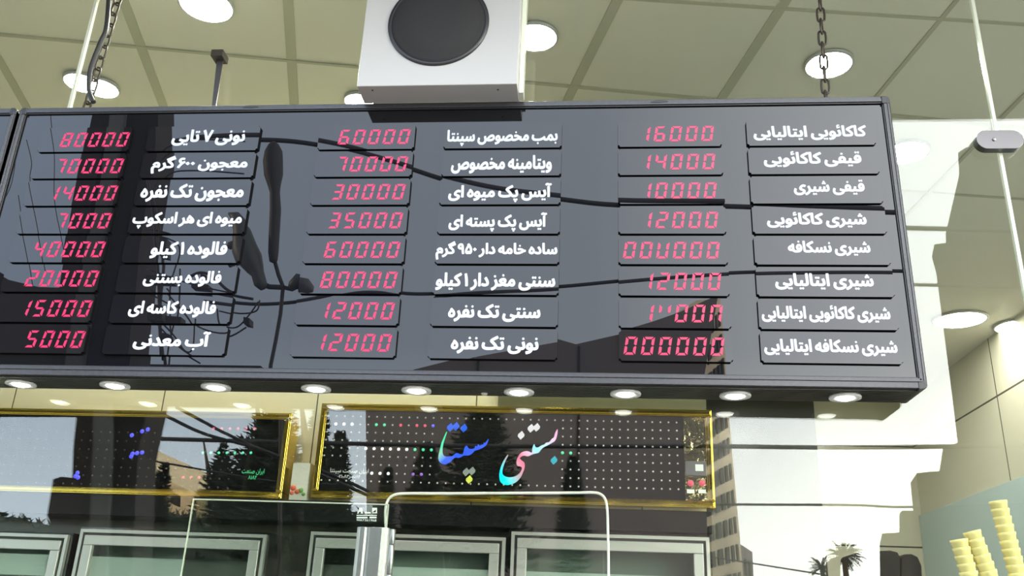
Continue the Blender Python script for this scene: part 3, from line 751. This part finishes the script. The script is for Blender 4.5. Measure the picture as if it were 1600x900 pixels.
MB_h = MB().box(hx0, hx1, FY-.005, YF+.11, onY(60, 824, FY).z+.060, hb)
tag(MB_h.build('cabinet_header', M['header'], bevel=.004), 'long black cabinet header between the gold-framed signs and the freezers', 'cabinet header')
struct('trim_10', MB().box(XL+.01, onY(1100, 850, YF+.1).x, YF+.112, YF+.119, .03, hb-.01), M['darkwall'])
# fruit picture in the gap between the two signs
gp = [onY(x, y, YF-.04) for x, y in ((456, 780), (478, 780), (486, 724), (466, 720))]
fp = thing('fruit_poster', 'pale poster with red and green fruit in the gap between the two signs', 'poster', (gp[0].x+.05, YF, gp[0].z))
MB().box(gp[0].x-.012, gp[2].x-.002, YF-.045, YF+.115, max(gp[0].z-.02, hb+.002), gp[2].z).build('sheet', M['poster'], fp)
for x, y, r, k in ((458, 762, 4.5, 'fruit_red'), (464, 768, 4, 'fruit_red'), (456, 770, 3.5, 'fruit_red'), (470, 766, 4, 'fruit_green'), (474, 772, 3, 'fruit_green')):
    p = onY(x, y, YF-.046); r *= YF/1400
    MB().lathe([(r, 0), (r*.9, .003), (r*.5, .006), (0, .007)], (p.x, YF-.045, p.z), (0, -1, 0), 20).build('fruit', M[k], fp)

# ================================================================= COUNTER GLASS, POST AND TUBE
CY = 3.22
ga, gb = onY(302, 784, CY), onY(606, 784, CY)
gs = thing('glass_screen', 'clear glass screen with bright edges standing left of the steel post', 'glass screen', ((ga.x+gb.x)/2, CY, 1.3))
zt = .5*(ga.z+gb.z)
MB().box(ga.x, gb.x, CY, CY+.008, 1.30, zt-.002).build('pane', M['clear'], gs)
mb = MB(); mb.box(ga.x-.001, gb.x+.001, CY-.001, CY+.009, zt-.002, zt+.002); mb.box(ga.x-.003, ga.x-.0005, CY-.001, CY+.009, 1.30, zt+.002); mb.box(gb.x+.0005, gb.x+.004, CY-.001, CY+.009, 1.30, zt+.002)
mb.build('polished_edge', M['glass_edge'], gs)
def st_text(txt, a, b, ya, yb, bold=.01, pers=False):
    y = CY-.0015; p, q = onY(a, (ya+yb)/2, y), onY(b, (ya+yb)/2, y)
    lettering('sticker_print', txt, p.x, q.x, onY((a+b)/2, yb, y).z, onY((a+b)/2, ya, y).z, y, M['sign_pale'], gs, bold=bold, thick=.0008, persian=pers)
st_text('9067361968', 557, 588, 811, 814.5)
def spt(x, y): return onY(520+x/6.925, 770+y/6.925, CY-.0015)
for poly in ([(262, 225), (290, 162), (318, 162), (326, 225), (305, 225), (302, 205), (285, 205), (278, 225)], [(425, 162), (478, 162), (478, 222), (425, 222), (425, 212), (466, 212), (466, 180), (436, 205), (425, 205)],
             [(345, 208), (410, 208), (410, 224), (345, 224)], [(257, 239), (476, 239), (476, 248), (257, 248)], [(257, 260), (375, 260), (375, 276), (257, 276)], [(398, 258), (472, 258), (472, 276), (398, 276)]):
    MB().prism([spt(*p) for p in poly], (0, .0008, 0)).build('sticker_mark', M['sign_pale'], gs)
# brushed steel post with hinge knuckles
PYp = 3.14
a0, a1 = onY(558, 823, PYp), onY(608, 823, PYp); xa, xb, zt = a0.x, a1.x, a0.z
ps = thing('steel_post', 'wide brushed steel post with a hinge on its right side', 'post', ((xa+xb)/2, PYp, .02))
prof = [(xa, PYp+.05), (xa, PYp+.004), (xa+.012, PYp-.004), (xa+.030, PYp-.004), (xa+.034, PYp+.001), (xa+.042, PYp+.001), (xa+.046, PYp-.004), (xb-.024, PYp-.005), (xb-.006, PYp-.001), (xb, PYp+.006), (xb, PYp+.05)]
MB().prism([(x, y, 0.02) for x, y in prof], (0, 0, zt-.02)).build('post_body', M['chrome'], ps, bevel=.0015)
hxc = xb+.012; zz = zt-.004
MB().box(xb-.001, xb+.004, PYp+.006, PYp+.014, zt-.36, zt-.004).build('hinge_leaf', M['alu'], ps)
for L_ in (.052, .098, .098, .098):
    MB().lathe([(0, 0), (.009, 0), (.010, -.002), (.010, -L_+.003), (.009, -L_+.001), (0, -L_+.001)], (hxc, PYp+.012, zz), seg=20).build('hinge_knuckle', M['chrome'], ps); zz -= L_
# white bent tube
TY = 3.30
tp_ = [(606, 960), (604, 900), (603, 830), (602, 800), (606, 782), (617, 773), (640, 771), (700, 771), (800, 770.5), (900, 770), (925, 769.5), (938, 772), (946, 781), (949, 800), (950, 840), (951, 900), (952, 960)]
pts = [onY(x, y, TY) for x, y in tp_]
for i in (0, -1): pts[i] = Vector((pts[i].x, TY, 1.02))
tag(MB().tube(catmull(pts, 4), .0048, 10).build('bent_tube', M['whitetube']), 'thin white tube bent into a wide arch below the holographic sign', 'tube')
# counter that carries screen, tube and cups (just under the picture)
ct = thing('counter', 'steel counter behind the glass below the picture edge', 'counter', (0, 3.3, .02))
MB().box(-3.0, 1.9, 3.20, 3.62, 1.0, 1.02).build('counter_top', M['steel_counter'], ct, bevel=.004)
MB().box(-2.98, 1.88, 3.23, 3.60, 0.02, 1.0).build('counter_body', M['steel_counter'], ct)
mb = MB()
for x in (ga.x+.05, gb.x-.05): mb.box(x-.02, x+.02, CY-.012, CY+.02, 1.02, 1.31)
mb.build('screen_foot', M['chrome'], gs)

# ================================================================= WAFER CUPS
KY = 3.32
def cup_mesh():
    r0, r1, h = .0210, .0292, .062
    return MB().lathe([(0, .002), (r0*.9, 0), (r0, .002), (r1*.94, h-.012), (r1, h-.010), (r1*1.03, h), (r1*.96, h), (r1*.90, h-.012), (r0*.85, .006), (0, .006)], (0, 0, 0), seg=36).build('wafer_cup', M['wafer'])
proto = cup_mesh(); first = True
STK = [('left', (1498, 843), (1516, 905), 'wafer cup of the leftmost, shortest stack'), ('middle', (1518, 830), (1548, 905), 'wafer cup of the middle stack leaning right'),
       ('right', (1559, 783), (1592, 905), 'wafer cup of the tallest stack at the right edge')]
NTH = ['topmost', 'second from the top', 'third from the top', 'fourth from the top', 'fifth from the top', 'sixth from the top', 'seventh from the top', 'eighth from the top', 'ninth from the top', 'tenth from the top', 'eleventh from the top', 'twelfth from the top']
base_z = None; foots = []
for nm, a, b, lb in STK:
    P, Q = onY(a[0], a[1], KY), onY(b[0], b[1], KY)
    if base_z is None: base_z = Q.z-.05
    d = (Q-P).normalized(); n = int((P.z-base_z)/(-d.z*.0268))
    rot = Vector((0, 0, 1)).rotation_difference(-d)
    for i in range(n):
        c = proto if first else proto.copy()
        if not first: COL.objects.link(c)
        first = False
        c.rotation_mode = 'QUATERNION'; c.rotation_quaternion = rot
        c.location = P + d*(i*.0268) + d*.062
        tag(c, ('yellow %s, %s' % (lb, NTH[i])) if i < 12 else 'yellow %s, near its foot' % lb, 'wafer cup', 'wafer cups stacked behind the glass')
    foots.append((c.location.copy(), d))
hx = [f[0].x for f in foots]
hd = thing('cup_holder', 'steel stand under the wafer cup stacks at the lower right', 'stand', ((min(hx)+max(hx))/2, KY, 1.02))
zt = min(f[0].z for f in foots)-.05
MB().box(min(hx)-.06, max(hx)+.06, KY-.06, KY+.06, 1.02, zt).build('stand_body', M['steel_counter'], hd, bevel=.006)
for loc, d in foots:
    MB().lathe([(0, 0), (.023, 0), (.023, max(.004, (loc.z-zt)-.008)), (0, max(.004, (loc.z-zt)-.008))], (loc.x, loc.y, zt), seg=24).build('cup_seat', M['chrome'], hd)
# dark rounded appliance
AY = 4.6
def ap(x, y): return onY(x, y, AY)
am = thing('appliance', 'dark brown rounded appliance at the bottom edge left of the wafer cups', 'appliance', (ap(1390, 880).x, AY, .92))
pl = [ap(1338, 1010), ap(1338, 866), ap(1342, 862), ap(1392, 860), ap(1403, 863), ap(1407, 872), ap(1409, 1010)]
MB().prism(pl, (0, .30, 0)).build('left_housing', M['brown'], am, bevel=.006)
pr = [ap(1409.6, 1010), ap(1408, 872), ap(1412, 866), ap(1425, 865.5), ap(1434, 870), ap(1440, 884), ap(1446, 1010)]
MB().prism(pr, (0, .28, 0)).build('right_housing', M['brown'], am, bevel=.006)
az = ap(1390, 1010).z
MB().box(ap(1338, 880).x, ap(1446, 880).x, AY-.02, AY+.34, 0.02, az).build('base_cabinet', M['freezer'], am)

# ================================================================= THE STREET, SEEN ONLY AS REFLECTIONS
struct('floor_1', MB().box(-90, 90, -120, -1.6, -.2, -.12), M['asphalt'])
struct('floor_2', MB().box(-30, 30, -1.6, 2.75, -.12, 0.0), M['paving'])
def flat(px, yv, d, Mz=2.75): return [RV(x, y, yv, Mz) for x, y in px]
def bldg(name, label, px, yv, depth, mm, cat='building', dx=0.0):
    t = thing(name, label, cat, (RV(px[0][0], 900, yv).x, 2*2.75-yv, -.12))
    MB().prism(flat(px, yv, 0), (dx*depth, -depth, 0)).build('block', mm, t); return t
GB = 1055
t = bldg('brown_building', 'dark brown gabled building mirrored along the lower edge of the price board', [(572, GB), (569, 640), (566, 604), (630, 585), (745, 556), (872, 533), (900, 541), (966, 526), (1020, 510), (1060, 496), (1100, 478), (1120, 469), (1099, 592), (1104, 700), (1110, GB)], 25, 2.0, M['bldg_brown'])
for x, y in ((749, 556), (905, 540)):
    a = RV(x, y+4, 25); MB().box(a.x-.03, a.x+.03, a.y-.001, a.y+.05, 1, a.z).build('downpipe', M['window_dark'], t)
def quadwall(name, label, LT, LB, RB, RT, yl, yr, mm, cols, rows, u0=.08, u1=.92, v0=.05, v1=.95, wfrac=.5, hfrac=.6, th=1.5, xnorm=1):
    A, B, C_, D_ = RV(*LT, yl), RV(*LB, yl), RV(*RB, yr), RV(*RT, yr)
    t = thing(name, label, 'building', (B.x, B.y, -.12))
    n = (C_-B).cross(A-B).normalized()
    if n.dot(CAM-B) < 0: n = -n
    MB().prism([A, B, C_, D_], -n*th).build('facade', mm, t)
    def bl(u, v): return (A*(1-u)+D_*u)*(1-v) + (B*(1-u)+C_*u)*v
    for i in range(cols):
        for j in range(rows):
            uc = u0+(u1-u0)*(i+.5)/cols; vc = v0+(v1-v0)*(j+.5)/rows; du = (u1-u0)/cols*wfrac/2; dv = (v1-v0)/rows*hfrac/2
            q = [bl(uc-du, vc-dv), bl(uc+du, vc-dv), bl(uc+du, vc+dv), bl(uc-du, vc+dv)]
            MB().prism([p+n*.03 for p in q], -n*.06).build('window', M['window_dark'], t)
    return t
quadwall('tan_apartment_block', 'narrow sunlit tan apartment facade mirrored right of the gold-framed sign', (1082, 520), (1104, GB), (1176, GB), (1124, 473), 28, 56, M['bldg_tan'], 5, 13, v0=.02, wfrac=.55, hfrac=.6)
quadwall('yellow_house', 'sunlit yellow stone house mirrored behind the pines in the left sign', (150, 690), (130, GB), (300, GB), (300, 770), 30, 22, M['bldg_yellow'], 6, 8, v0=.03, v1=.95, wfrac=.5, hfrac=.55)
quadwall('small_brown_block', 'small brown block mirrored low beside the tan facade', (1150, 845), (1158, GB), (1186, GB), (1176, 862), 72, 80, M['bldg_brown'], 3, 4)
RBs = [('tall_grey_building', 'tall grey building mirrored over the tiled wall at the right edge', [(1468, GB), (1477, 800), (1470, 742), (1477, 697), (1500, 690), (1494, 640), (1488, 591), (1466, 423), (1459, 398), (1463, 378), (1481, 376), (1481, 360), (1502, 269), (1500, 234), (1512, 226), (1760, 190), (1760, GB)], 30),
       ('middle_grey_building', 'middle grey building mirrored stepping down left of the tall one', [(1436, GB), (1429, 797), (1425, 753), (1435, 738), (1464, 735), (1480, 735), (1485, GB)], 40),
       ('low_grey_building', 'lowest grey building mirrored just left of the taller ones', [(1380, GB), (1376, 850), (1380, 833), (1407, 831), (1407, 801), (1412, 797), (1432, 797), (1440, GB)], 50)]
for nm, lb, px, yv in RBs:
    t = bldg(nm, lb, px, yv, 6, M['bldg_grey'], dx=.46)
    if nm[0] == 't':
        for x in (1512, 1540, 1563, 1590, 1630, 1670):
            MB().prism(flat([(x, 330), (x+7, 330), (x+40, GB), (x+30, GB)], yv-.02, 0), (0, -.02, 0)).build('pilaster', M['bldg_grey2'], t)
# utility pole with conduit, close to the shop
PV = 6.0
def beam(pxs, yv, d, name, mm, t):
    L_ = [RV(x-wd/2, y, yv) for x, y, wd in pxs]; R2 = [RV(x+wd/2, y, yv) for x, y, wd in pxs]
    return MB().prism(L_ + R2[::-1], (0, -d, 0)).build(name, mm, t)
pb_ = RV(200, 900, PV)
up_ = thing('utility_pole', 'massive dark utility pole with a grey conduit mirrored at the left of the board', 'utility pole', (pb_.x, pb_.y, 0))
beam([(236, -60, 56), (232, 100, 60), (226, 250, 76), (208, 400, 62), (187, 575, 72), (158, 700, 72), (140, 1000, 76)], PV, .3, 'post', M['pole_dark'], up_)
beam([(212, -60, 20), (203, 180, 22), (190, 300, 20), (165, 420, 22), (147, 520, 24), (137, 580, 26), (136, 690, 28), (122, 1000, 30)], PV-.05, .2, 'conduit', M['pole_grey'], up_)
beam([(188, -60, 28), (178, 200, 30), (150, 340, 30), (132, 450, 28), (118, 560, 26), (108, 690, 34), (96, 1000, 36)], PV+.03, .25, 'side_post', M['pole_dark'], up_)
def wire(name, label, px, yv, r, cat='cable', group=None, mm=None, Mz=2.75, par=None, n=5):
    pts = catmull([RV(x, y, yv, Mz) for x, y in px], n)
    o = MB().tube(pts, r, 6).build(name, mm or M['cable'], par)
    return tag(o, label, cat, group) if par is None else o
# fittings of the pole
for i, px in enumerate([[(250, 300), (262, 380), (268, 470), (274, 575)], [(258, 330), (275, 420), (270, 500), (278, 590)], [(250, 380), (300, 400), (285, 470), (290, 560)],
           [(252, 300), (275, 262), (310, 247), (345, 245), (400, 248)], [(256, 330), (280, 290), (320, 283), (396, 288)], [(250, 440), (300, 458), (345, 470), (395, 480)],
           [(310, 455), (330, 446), (350, 452), (375, 474), (410, 482)], [(250, 500), (290, 540), (310, 567), (322, 560), (324, 510)], [(357, 495), (362, 520), (385, 525), (405, 505), (418, 486)],
           [(360, 498), (390, 504), (415, 500), (420, 484)], [(280, 470), (310, 505), (330, 530), (370, 540), (400, 525)], [(252, 470), (290, 490), (330, 500)], [(262, 520), (300, 560), (330, 580)],
           [(300, 440), (298, 500), (285, 560), (282, 600)]]):
    wire('pole_cable', '', px, PV-.1, .006 if i not in (0, 1, 6) else .011, par=up_)
for x, y, wx, wy in ((268, 455, 40, 12), (290, 512, 24, 14), (262, 500, 22, 26), (280, 545, 10, 12), (335, 452, 8, 9), (400, 515, 9, 12), (275, 400, 10, 30), (330, 466, 26, 8)):
    pp = [(x-wx/2, y-wy/2), (x+wx/2, y-wy/2+2), (x+wx/2, y+wy/2), (x-wx/2, y+wy/2-2)]
    MB().prism(flat(pp, PV-.12, 0), (0, -.08, 0)).build('pole_fitting', M['lampdark'], up_)
# big dark cabinets on the left of the pole
t = thing('transformer', 'black transformer box with sloping top mirrored at the lower left of the board', 'transformer', RV(40, 600, 7.5))
MB().prism(flat([(-160, 452), (5, 436), (14, 434), (34, 446), (80, 457), (112, 458), (118, 600), (118, 624), (-160, 624)], 7.5, 0), (0, -.5, 0)).build('casing', M['pole_dark'], t)
a_, b_ = RV(20, 470, 7.5), RV(118, 490, 7.5)
MB().box(a_.x-.2, up_.location.x+.1, a_.y-.30, a_.y-.2, a_.z-.7, a_.z-.6).build('support_arm', M['pole_dark'], t)
t2 = thing('meter_box', 'dark meter box mirrored below the left sign beside the pole', 'box', RV(100, 830, 6.5))
MB().prism(flat([(60, 742), (72, 738), (128, 742), (140, 830), (85, 834), (58, 822), (50, 800)], 6.5, 0), (0, -.35, 0)).build('casing', M['pole_dark'], t2)
MB().prism(flat([(100, 750), (160, 750), (160, 765), (100, 765)], 6.4, 0), (0, -.1, 0)).build('bracket', M['pole_dark'], t2)
# street lamp with a long head
LV = 9.0
sl_ = thing('street_lamp', 'dark street lamp with a long drooping head mirrored left of the middle prices', 'street lamp', RV(428, 900, LV))
pp = [(436, 235, 3), (436, 240, 10), (436, 250, 16), (435, 265, 18), (436, 285, 17), (437, 300, 12), (438, 312, 9), (439, 340, 10), (437, 380, 9.5), (436, 405, 9), (436, 418, 7), (437, 421, 2)]
MB().tube([RV(x, y, LV) for x, y, r in pp], [r*LV/1400*.98 for x, y, r in pp], 20).build('lamp_head', M['lampdark'], sl_)
pp = [(437, 415), (444, 440), (451, 458), (447, 500), (440, 540), (432, 580), (430, 640), (428, 760), (426, 1000)]
MB().tube([RV(x, y, LV+.05) for x, y in pp], .022, 8).build('pole', M['lampdark'], sl_)
MB().tube([RV(x, y, LV+.05) for x, y in ((452, 459), (430, 458), (415, 452))], .03, 8).build('bracket', M['lampdark'], sl_)
MB().tube([RV(x, y, LV+.05) for x, y in ((452, 459), (465, 462), (473, 458))], .024, 8).build('bracket', M['lampdark'], sl_)
pp = [(368, 352, 2), (378, 356, 9), (388, 374, 15), (392, 396, 20), (400, 415, 21), (408, 430, 15), (412, 438, 11), (416, 452, 11), (421, 458, 8), (424, 460, 2)]
f1 = MB().tube([RV(x, y, LV) for x, y, r in pp], [r*LV/1400 for x, y, r in pp], 18).build('floodlight', M['horn'], sl_)
for (x, y, a_, b_) in ((374, 390, 12, 7), (371, 425, 7, 8)):
    MB().lathe([(0, -a_*LV/1400), (b_*LV/1400, -.03), (b_*LV/1400, .03), (0, a_*LV/1400)], RV(x, y, LV), (1, 0, .4), 16).build('flood_wing', M['horn'], sl_)
pp = [(462, 462, 5), (466, 456, 9), (474, 450, 14), (486, 452, 13), (494, 458, 8), (497, 461, 2)]
MB().tube([RV(x, y, LV) for x, y, r in pp], [r*LV/1400 for x, y, r in pp], 18).build('small_floodlight', M['horn'], sl_)
# overhead cables
CV = 9.5
wire('overhead_cable', 'thick cable sagging across the upper prices from the pole to the right edge', [(238, 247), (290, 240), (330, 234), (405, 231), (470, 234), (540, 246), (600, 262), (650, 277), (700, 293), (780, 311), (870, 322), (965, 332), (1130, 334), (1250, 339), (1400, 344), (1700, 350)], CV, .030, group=None)
wire('overhead_cable', 'thick cable running across the sixth row of prices', [(330, 476), (400, 484), (460, 482), (510, 474), (560, 463), (600, 462), (640, 468), (690, 468), (760, 463), (870, 458), (1000, 446), (1130, 437), (1250, 434), (1400, 434), (1700, 440)], CV, .022)
wire('overhead_cable', 'dark cable mirrored across the sign lettering and the bright pane', [(150, 678), (215, 684), (420, 690), (600, 694), (760, 697), (1000, 697), (1120, 697), (1300, 699), (1500, 697), (1700, 692)], CV, .026, Mz=GY)
wire('overhead_cable', 'thinner cable mirrored lower across the bright pane', [(1080, 786), (1150, 788), (1330, 789), (1400, 792), (1480, 790), (1700, 782)], CV, .013, Mz=GY)
wire('overhead_cable', 'thin slanting cable mirrored near the bottom right of the freezers', [(900, 838), (1000, 852), (1150, 876), (1300, 900), (1400, 918)], CV, .008, Mz=GY)
for i, px in enumerate(([(240, 640), (270, 655), (320, 678), (400, 700), (460, 724), (580, 776)], [(275, 636), (320, 660), (350, 676), (430, 712), (520, 742), (620, 790)])):
    wire('slanting_cable', ['left one of two slanting cables mirrored across the pines', 'right one of two slanting cables mirrored across the pines'][i], px, 8+.4*i, .016, Mz=GY)
wire('slanting_cable', 'cable mirrored in front of the yellow house', [(190, 712), (250, 722), (330, 736), (430, 752), (560, 758)], 9, .010, Mz=GY)
for i, px in enumerate(([(66, 150), (70, 190), (78, 195), (72, 170)], [(100, 150), (97, 200), (105, 260), (106, 330), (118, 390), (126, 430)], [(40, 180), (45, 240), (38, 300), (22, 340), (14, 400), (10, 440)],
                        [(60, 235), (68, 270), (66, 300), (80, 370), (92, 440)], [(48, 320), (56, 370), (66, 420), (72, 455)])):
    wire('thin_wire', 'thin loose wire mirrored at the board left end, ' + ['shortest at the top', 'nearest the pole', 'nearest the left end', 'through the middle prices', 'lowest one'][i], px, 7, .0035, 'wire')
# pine trees
def pine(label, xb, yt, yb, halfw, yv, seed, n=760):
    rg = random.Random(seed); top = RV(xb, yt, yv, GY); bot = RV(xb, yb, yv, GY); H = top.z-bot.z
    R0 = halfw*yv/1400*1.1
    t = thing('pine_tree', label, 'tree', (bot.x, bot.y, -.12), 'pine trees across the street')
    MB().tube([Vector((bot.x, bot.y, -.12)), Vector((bot.x, bot.y, bot.z+H*.5)), top], [.13, .09, .02], 8).build('trunk', M['trunk'], t)
    mb = MB()
    for i in range(n):
        h = rg.random()**.8; z = bot.z + H*h*.99; rad = R0*(1-h)**.75*rg.uniform(.35, 1.1)+.05
        a = rg.uniform(0, 6.283); d = Vector((math.cos(a), math.sin(a), 0))
        c = Vector((bot.x, bot.y, z)); tip = c + d*rad + Vector((0, 0, rad*rg.uniform(.05, .55)))
        s = Vector((-d.y, d.x, 0))
        # a branch: spine with side needles
        for k in range(5):
            f = .25+.75*k/5; p = c.lerp(tip, f); ln = rad*.34*(1.15-f*.6)+.03
            for sg_ in (-1, 1):
                q = p + (d*.6+s*sg_*rg.uniform(.4, 1.0)+Vector((0, 0, rg.uniform(-.1, .6)))).normalized()*ln
                wv = (q-p).cross(Vector((0, 0, 1))).normalized()*ln*.2 if (q-p).length else s*.01
                mb.face([p-wv, p+wv, q]); mb.face([p-Vector((0, 0, ln*.12)), q, p+Vector((0, 0, ln*.16))])
    mb.build('foliage', M['pine'], t, recalc=False)
PN = [('broad pine mirrored in the right half of the left sign', 398, 612, 880, 96, 14), ('slim pine mirrored in front of the yellow house', 226, 722, 900, 34, 16),
      ('pine mirrored at the gap between the two signs', 470, 628, 900, 40, 10.5), ('pine mirrored at the left end of the lettered sign', 508, 672, 900, 40, 12.2),
      ('short pine mirrored left of the blue lettering', 655, 690, 900, 46, 12), ('small pine mirrored at the row of white lights', 592, 730, 900, 24, 15.5),
      ('tall pine mirrored behind the blue lettering', 745, 600, 900, 92, 17), ('small pine mirrored right of the cyan letter dot', 893, 714, 900, 26, 11),
      ('bushy pine mirrored left of the broad pine', 318, 690, 900, 52, 20.5)]
for i, a in enumerate(PN): pine(*a, seed=20+i)
# small palm
def palm(xb, yt, yb, yv, label, seed, n, size):
    rg = random.Random(seed); c = RV(xb, yt+16, yv, GY); bt = RV(xb+4, yb, yv, GY)
    t = thing('palm_tree', label, 'tree', (bt.x, bt.y, -.12))
    MB().tube([Vector((bt.x, bt.y, -.12)), Vector((bt.x, bt.y, bt.z)), c], [.07, .06, .05], 10).build('trunk', M['trunk'], t)
    mb = MB(); L0 = size*yv/1400
    for i in range(n):
        a = rg.uniform(0, 6.283); el = rg.uniform(-.25, 1.2); d = Vector((math.cos(a)*math.cos(el), math.sin(a)*math.cos(el), math.sin(el)))
        L_ = L0*rg.uniform(.6, 1); p = c.copy(); s = d.cross(Vector((0, 0, 1))).normalized()
        for k in range(7):
            q = p + d*L_/7; d = (d+Vector((0, 0, -.13))).normalized()
            mb.face([p-s*.012, p+s*.012, q+s*.010, q-s*.010])
            for sg_ in (-1, 1):
                tip = q + (d*.7+s*sg_*.8+Vector((0, 0, -.35))).normalized()*L_*.16
                mb.face([p, q, tip])
            p = q
    mb.build('fronds', M['pine'], t, recalc=False)
palm(1319, 856, 905, 20, 'small dark palm-like tree mirrored right of the short brown pier', 5, 120, 30)
palm(1284, 872, 912, 24, 'pale spidery palm mirrored left of the short brown pier', 9, 60, 24)
t = thing('brick_pier', 'short brown pier mirrored beside the small palm', 'pier', RV(1302, 900, 21.5, GY))
MB().prism([RV(x, y, 21.5, GY) for x, y in ((1294, 877), (1309, 872), (1312, 1060), (1296, 1060))], (0, -.2, 0)).build('shaft', M['bldg_brown'], t)
MB().prism([RV(x, y, 21.4, GY) for x, y in ((1309, 872), (1313, 872), (1315, 1060), (1311, 1060))], (0, -.1, 0)).build('pale_edge', M['bldg_grey2'], t)

# hedge added across the street to mask bright reflections over the freezers
rg = random.Random(3); hp = [(x, 812+10*math.sin(x*.021)+rg.uniform(-7, 7)) for x in range(-260, 612, 12)]
hg = thing('hedge', 'added dark hedge masking bright reflections in front of the freezers below the pines', 'hedge', RV(150, 900, 18, GY))
hq = [RV(x, y, 18, GY) for x, y in hp]; q0 = hq[0].copy(); q1 = hq[-1].copy(); q0.z = q1.z = -.12
MB().prism(hq+[q1, q0], (0, -.9, 0)).build('clipped_mass', M['pine'], hg)
mb = MB()
for i in range(5200):
    k = rg.randrange(len(hq)-1); p = hq[k].lerp(hq[k+1], rg.random()); p.y += rg.uniform(-.85, .06); p.z += rg.uniform(-.9, .05)
    d = Vector((rg.uniform(-1, 1), rg.uniform(-.4, 1), rg.uniform(-.2, 1))).normalized(); s_ = d.orthogonal().normalized()
    mb.face([p-s_*.05, p+s_*.05, p+d*.22])
o = mb.build('leaves', M['pine'], hg, recalc=False)
